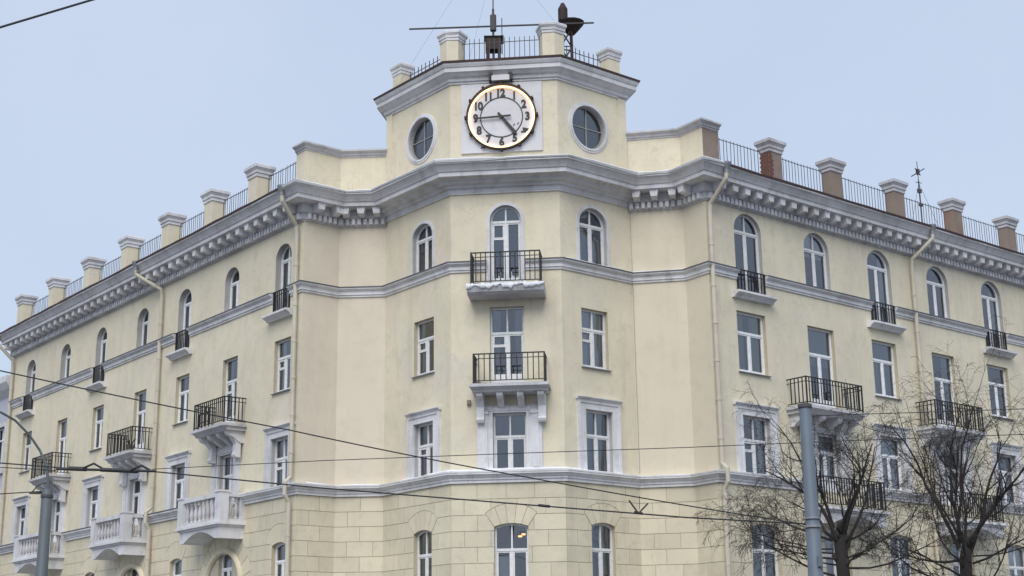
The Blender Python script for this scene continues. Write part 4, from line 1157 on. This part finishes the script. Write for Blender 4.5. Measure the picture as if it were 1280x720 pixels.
# ---------------------------------------------------------------- overhead wires
def wire(pts, r, label, sag=0.0, n=10):
    out = []
    for a, b in zip(pts, pts[1:]):
        a, b = Vector(a), Vector(b)
        for i in range(n): 
            t = i / n; p = a.lerp(b, t); out.append((p.x, p.y, p.z - sag*4*t*(1 - t)))
    out.append(pts[-1])
    return build('overhead_wire', MB().tube(out, r, 6), M['wire'], label=label, category='wire', group='overhead wires in front of the building')
wire([(-6.61, 16.0, 9.01), (-5.13, 16.5, 9.78), (-3.6, 17.4, 10.75)], 0.014, 'thick dark cable crossing the top left corner of the sky')
wire([(-11.76, 30.0, 8.25), (-4.98, 32.0, 7.02), (0.31, 33.5, 6.1), (6.94, 35.0, 5.09)], 0.014, 'long cable sloping from the upper left down to the blue grey pole', 0.03)
cw = wire([(-15.44, 40.0, 7.68), (-11.99, 39.0, 7.25), (-9.55, 38.5, 7.06), (-4.98, 37.5, 6.44), (0.33, 36.4, 5.81), (4.18, 35.6, 5.36), (6.94, 35.0, 5.11)], 0.018, 'lower cable carrying the black insulator bar and the forked clamp')
wire([(-15.42, 40.0, 7.53), (-12.25, 39.0, 7.19)], 0.012, 'short second cable ending at the left end of the insulator bar')
wire([(-9.55, 38.5, 7.12), (-5.06, 38.0, 7.21), (-0.06, 37.5, 7.26), (4.42, 37.0, 7.28), (8.38, 36.5, 7.32), (13.9, 35.8, 7.34)], 0.010, 'thin nearly level cable running right from the insulator bar')
wire([(7.20, 35.0, 7.70), (10.06, 34.5, 7.67), (13.2, 34.0, 7.65)], 0.010, 'thin cable leaving the blue grey pole top to the right')
wire([(-14.35, 45.0, 7.42), (-17.6, 44.0, 7.12)], 0.016, 'short cable leaving the dark grey pole top to the left')
def hang(name, mb, mat=M['wire']): return build(name, mb, mat, cw)
mb = MB()
mb.tube([(-12.25, 39.05, 7.24), (-9.45, 38.46, 7.06)], 0.035, 8).tube([(-11.9, 39.0, 7.24), (-11.4, 38.9, 7.20)], 0.06, 8).tube([(-11.0, 38.82, 7.17), (-9.95, 38.58, 7.08)], 0.055, 8)
for x, y, z in ((-11.2, 38.85, 7.2), (-9.85, 38.55, 7.09)):
    mb.tube([(x - 0.28, y, z + 0.02), (x, y, z + 0.14), (x + 0.28, y, z - 0.02)], 0.03, 6)
hang('insulator_bar', mb)
hang('forked_clamp', MB().tube([(3.0, 35.8, 5.50), (2.78, 35.8, 5.82)], 0.022, 5).tube([(3.0, 35.8, 5.50), (3.24, 35.8, 5.74)], 0.022, 5).tube([(2.9, 35.82, 5.53), (3.1, 35.78, 5.49)], 0.035, 6).tube([(3.03, 35.8, 5.6), (3.04, 35.8, 5.92)], 0.010, 4))
hang('wire_clamp', MB().tube([(0.58, 36.35, 5.79), (0.86, 36.28, 5.75)], 0.035, 6))

# ---------------------------------------------------------------- bare pollarded lindens
def tree(loc, label, seed, fork, lean, hgt, spread, nl, dens=1.0):
    rng = random.Random(seed)
    t = thing('bare_tree', loc, label, 'tree', 'bare lindens before the right wing')
    tm = T(loc)
    tr = MB()
    r0 = 0.185
    tr.tube([(0, 0, -0.1), (0.02, 0, 0.8), (0.03, 0.02, 2.5), (lean*0.5, 0.02, fork - 1.2), (lean, 0, fork - 0.2), (lean + 0.05, 0, fork + 0.35)], [r0*1.35, r0*1.1, r0, r0*0.95, r0*0.9, r0*0.3], 12)
    for k in range(7):  # knuckles where the crown was cut back
        a = rng.uniform(0, 6.28); z = fork + rng.uniform(-0.9, 0.3)
        c = Vector((lean + 0.15*math.cos(a), 0.15*math.sin(a), z)); tr.tube([c - Vector((0.1*math.cos(a), 0.1*math.sin(a), 0.1)), c + Vector((0.06*math.cos(a), 0.06*math.sin(a), 0.10))], [0.11, 0.07], 7)
    build('trunk', tr, M['bark'], t, tm, smooth=True)
    tw = MB()
    def grow(mb, p, d, r, L, lvl, droop):
        n = 6 if lvl < 2 else 4
        pts, rs = [p.copy()], [r]
        dd = d.normalized()
        for i in range(n):
            dd = (dd + Vector((rng.gauss(0, 0.17), rng.gauss(0, 0.17), rng.gauss(0, 0.13) + (0.10 if lvl < 2 else -droop))))
            dd.normalize(); p = p + dd * (L / n)
            pts.append(p.copy()); rs.append(max(0.0038, r * (1 - 0.75*(i + 1)/n)))
        (mb if lvl < 2 else tw).tube(pts, rs, 6 if lvl < 2 else 3, cap=False)
        if lvl >= 3 + (rng.random() < 0.3): return
        kids = (8, 6, 4, 3)[lvl]
        for c in range(kids):
            f = rng.uniform(0.22, 1.0); i = min(n - 1, int(f*n)); q = pts[i].lerp(pts[i+1], f*n - i)
            ax = (pts[i+1] - pts[i]).normalized()
            side = ax.orthogonal(); side.rotate(Matrix.Rotation(rng.uniform(0, 6.28), 3, ax)); side.normalize()
            ang = rng.uniform(0.5, 1.05)
            nd = ax*math.cos(ang) + side*math.sin(ang)
            if lvl < 2: nd.z += 0.12
            grow(mb, q, nd, max(0.0046, rs[i]*(0.55, 0.48, 0.5, 0.6)[lvl]), L*rng.uniform(0.34, 0.55), lvl + 1, droop)
    for k in range(nl):
        a = 2*math.pi*k/nl + rng.uniform(-0.35, 0.35)
        tilt = rng.uniform(0.25, 0.75) if k % 3 else rng.uniform(0.05, 0.3)
        d = Vector((math.cos(a)*math.sin(tilt)*spread, math.sin(a)*math.sin(tilt)*spread, math.cos(tilt)))
        lb = MB()
        grow(lb, Vector((lean + 0.15*math.cos(a), 0.15*math.sin(a), fork + rng.uniform(-0.4, 0.25))), d, rng.uniform(0.042, 0.072), hgt*rng.uniform(0.75, 1.1), 0, 0.17)
        build('limb', lb, M['bark'], t, tm, smooth=True)
    for k in range(10):  # low, nearly level shoots that droop
        a = rng.uniform(0, 6.28); lb = MB()
        d = Vector((math.cos(a), math.sin(a)*0.7, rng.uniform(-0.1, 0.35)))
        grow(lb, Vector((lean + 0.2*math.cos(a), 0.2*math.sin(a), fork + rng.uniform(-1.3, -0.1))), d, rng.uniform(0.024, 0.042), hgt*rng.uniform(0.55, 0.95), 0, 0.20)
        build('limb', lb, M['bark'], t, tm, smooth=True)
    build('twigs', tw, M['twig'], t, tm, kind='stuff')
tree((8.85, 40.0, 0), 'bare dark linden partly hidden behind the blue grey pole', 5, 5.3, -0.08, 3.5, 1.25, 6)
tree((12.62, 42.0, 0), 'bare dark linden in front of the right wing near the picture edge', 23, 5.0, 0.1, 3.9, 1.1, 8)

# ---------------------------------------------------------------- ground
mb = MB(); mb.poly([(-900, -900, 0), (900, -900, 0), (900, 900, 0), (-900, 900, 0)])
build('road', mb, M['asphalt'], kind='structure')
offp = lambda o: sweep(MB(), full, [(0.0, 0.13), (o, 0.13)], caps=False)
build('pavement', offp(6.0), M['paving'], kind='structure')
build('kerb', sweep(MB(), full, [(6.0, 0.0), (6.0, 0.134), (6.25, 0.134), (6.25, 0.0)]), M['kerb'], kind='structure')
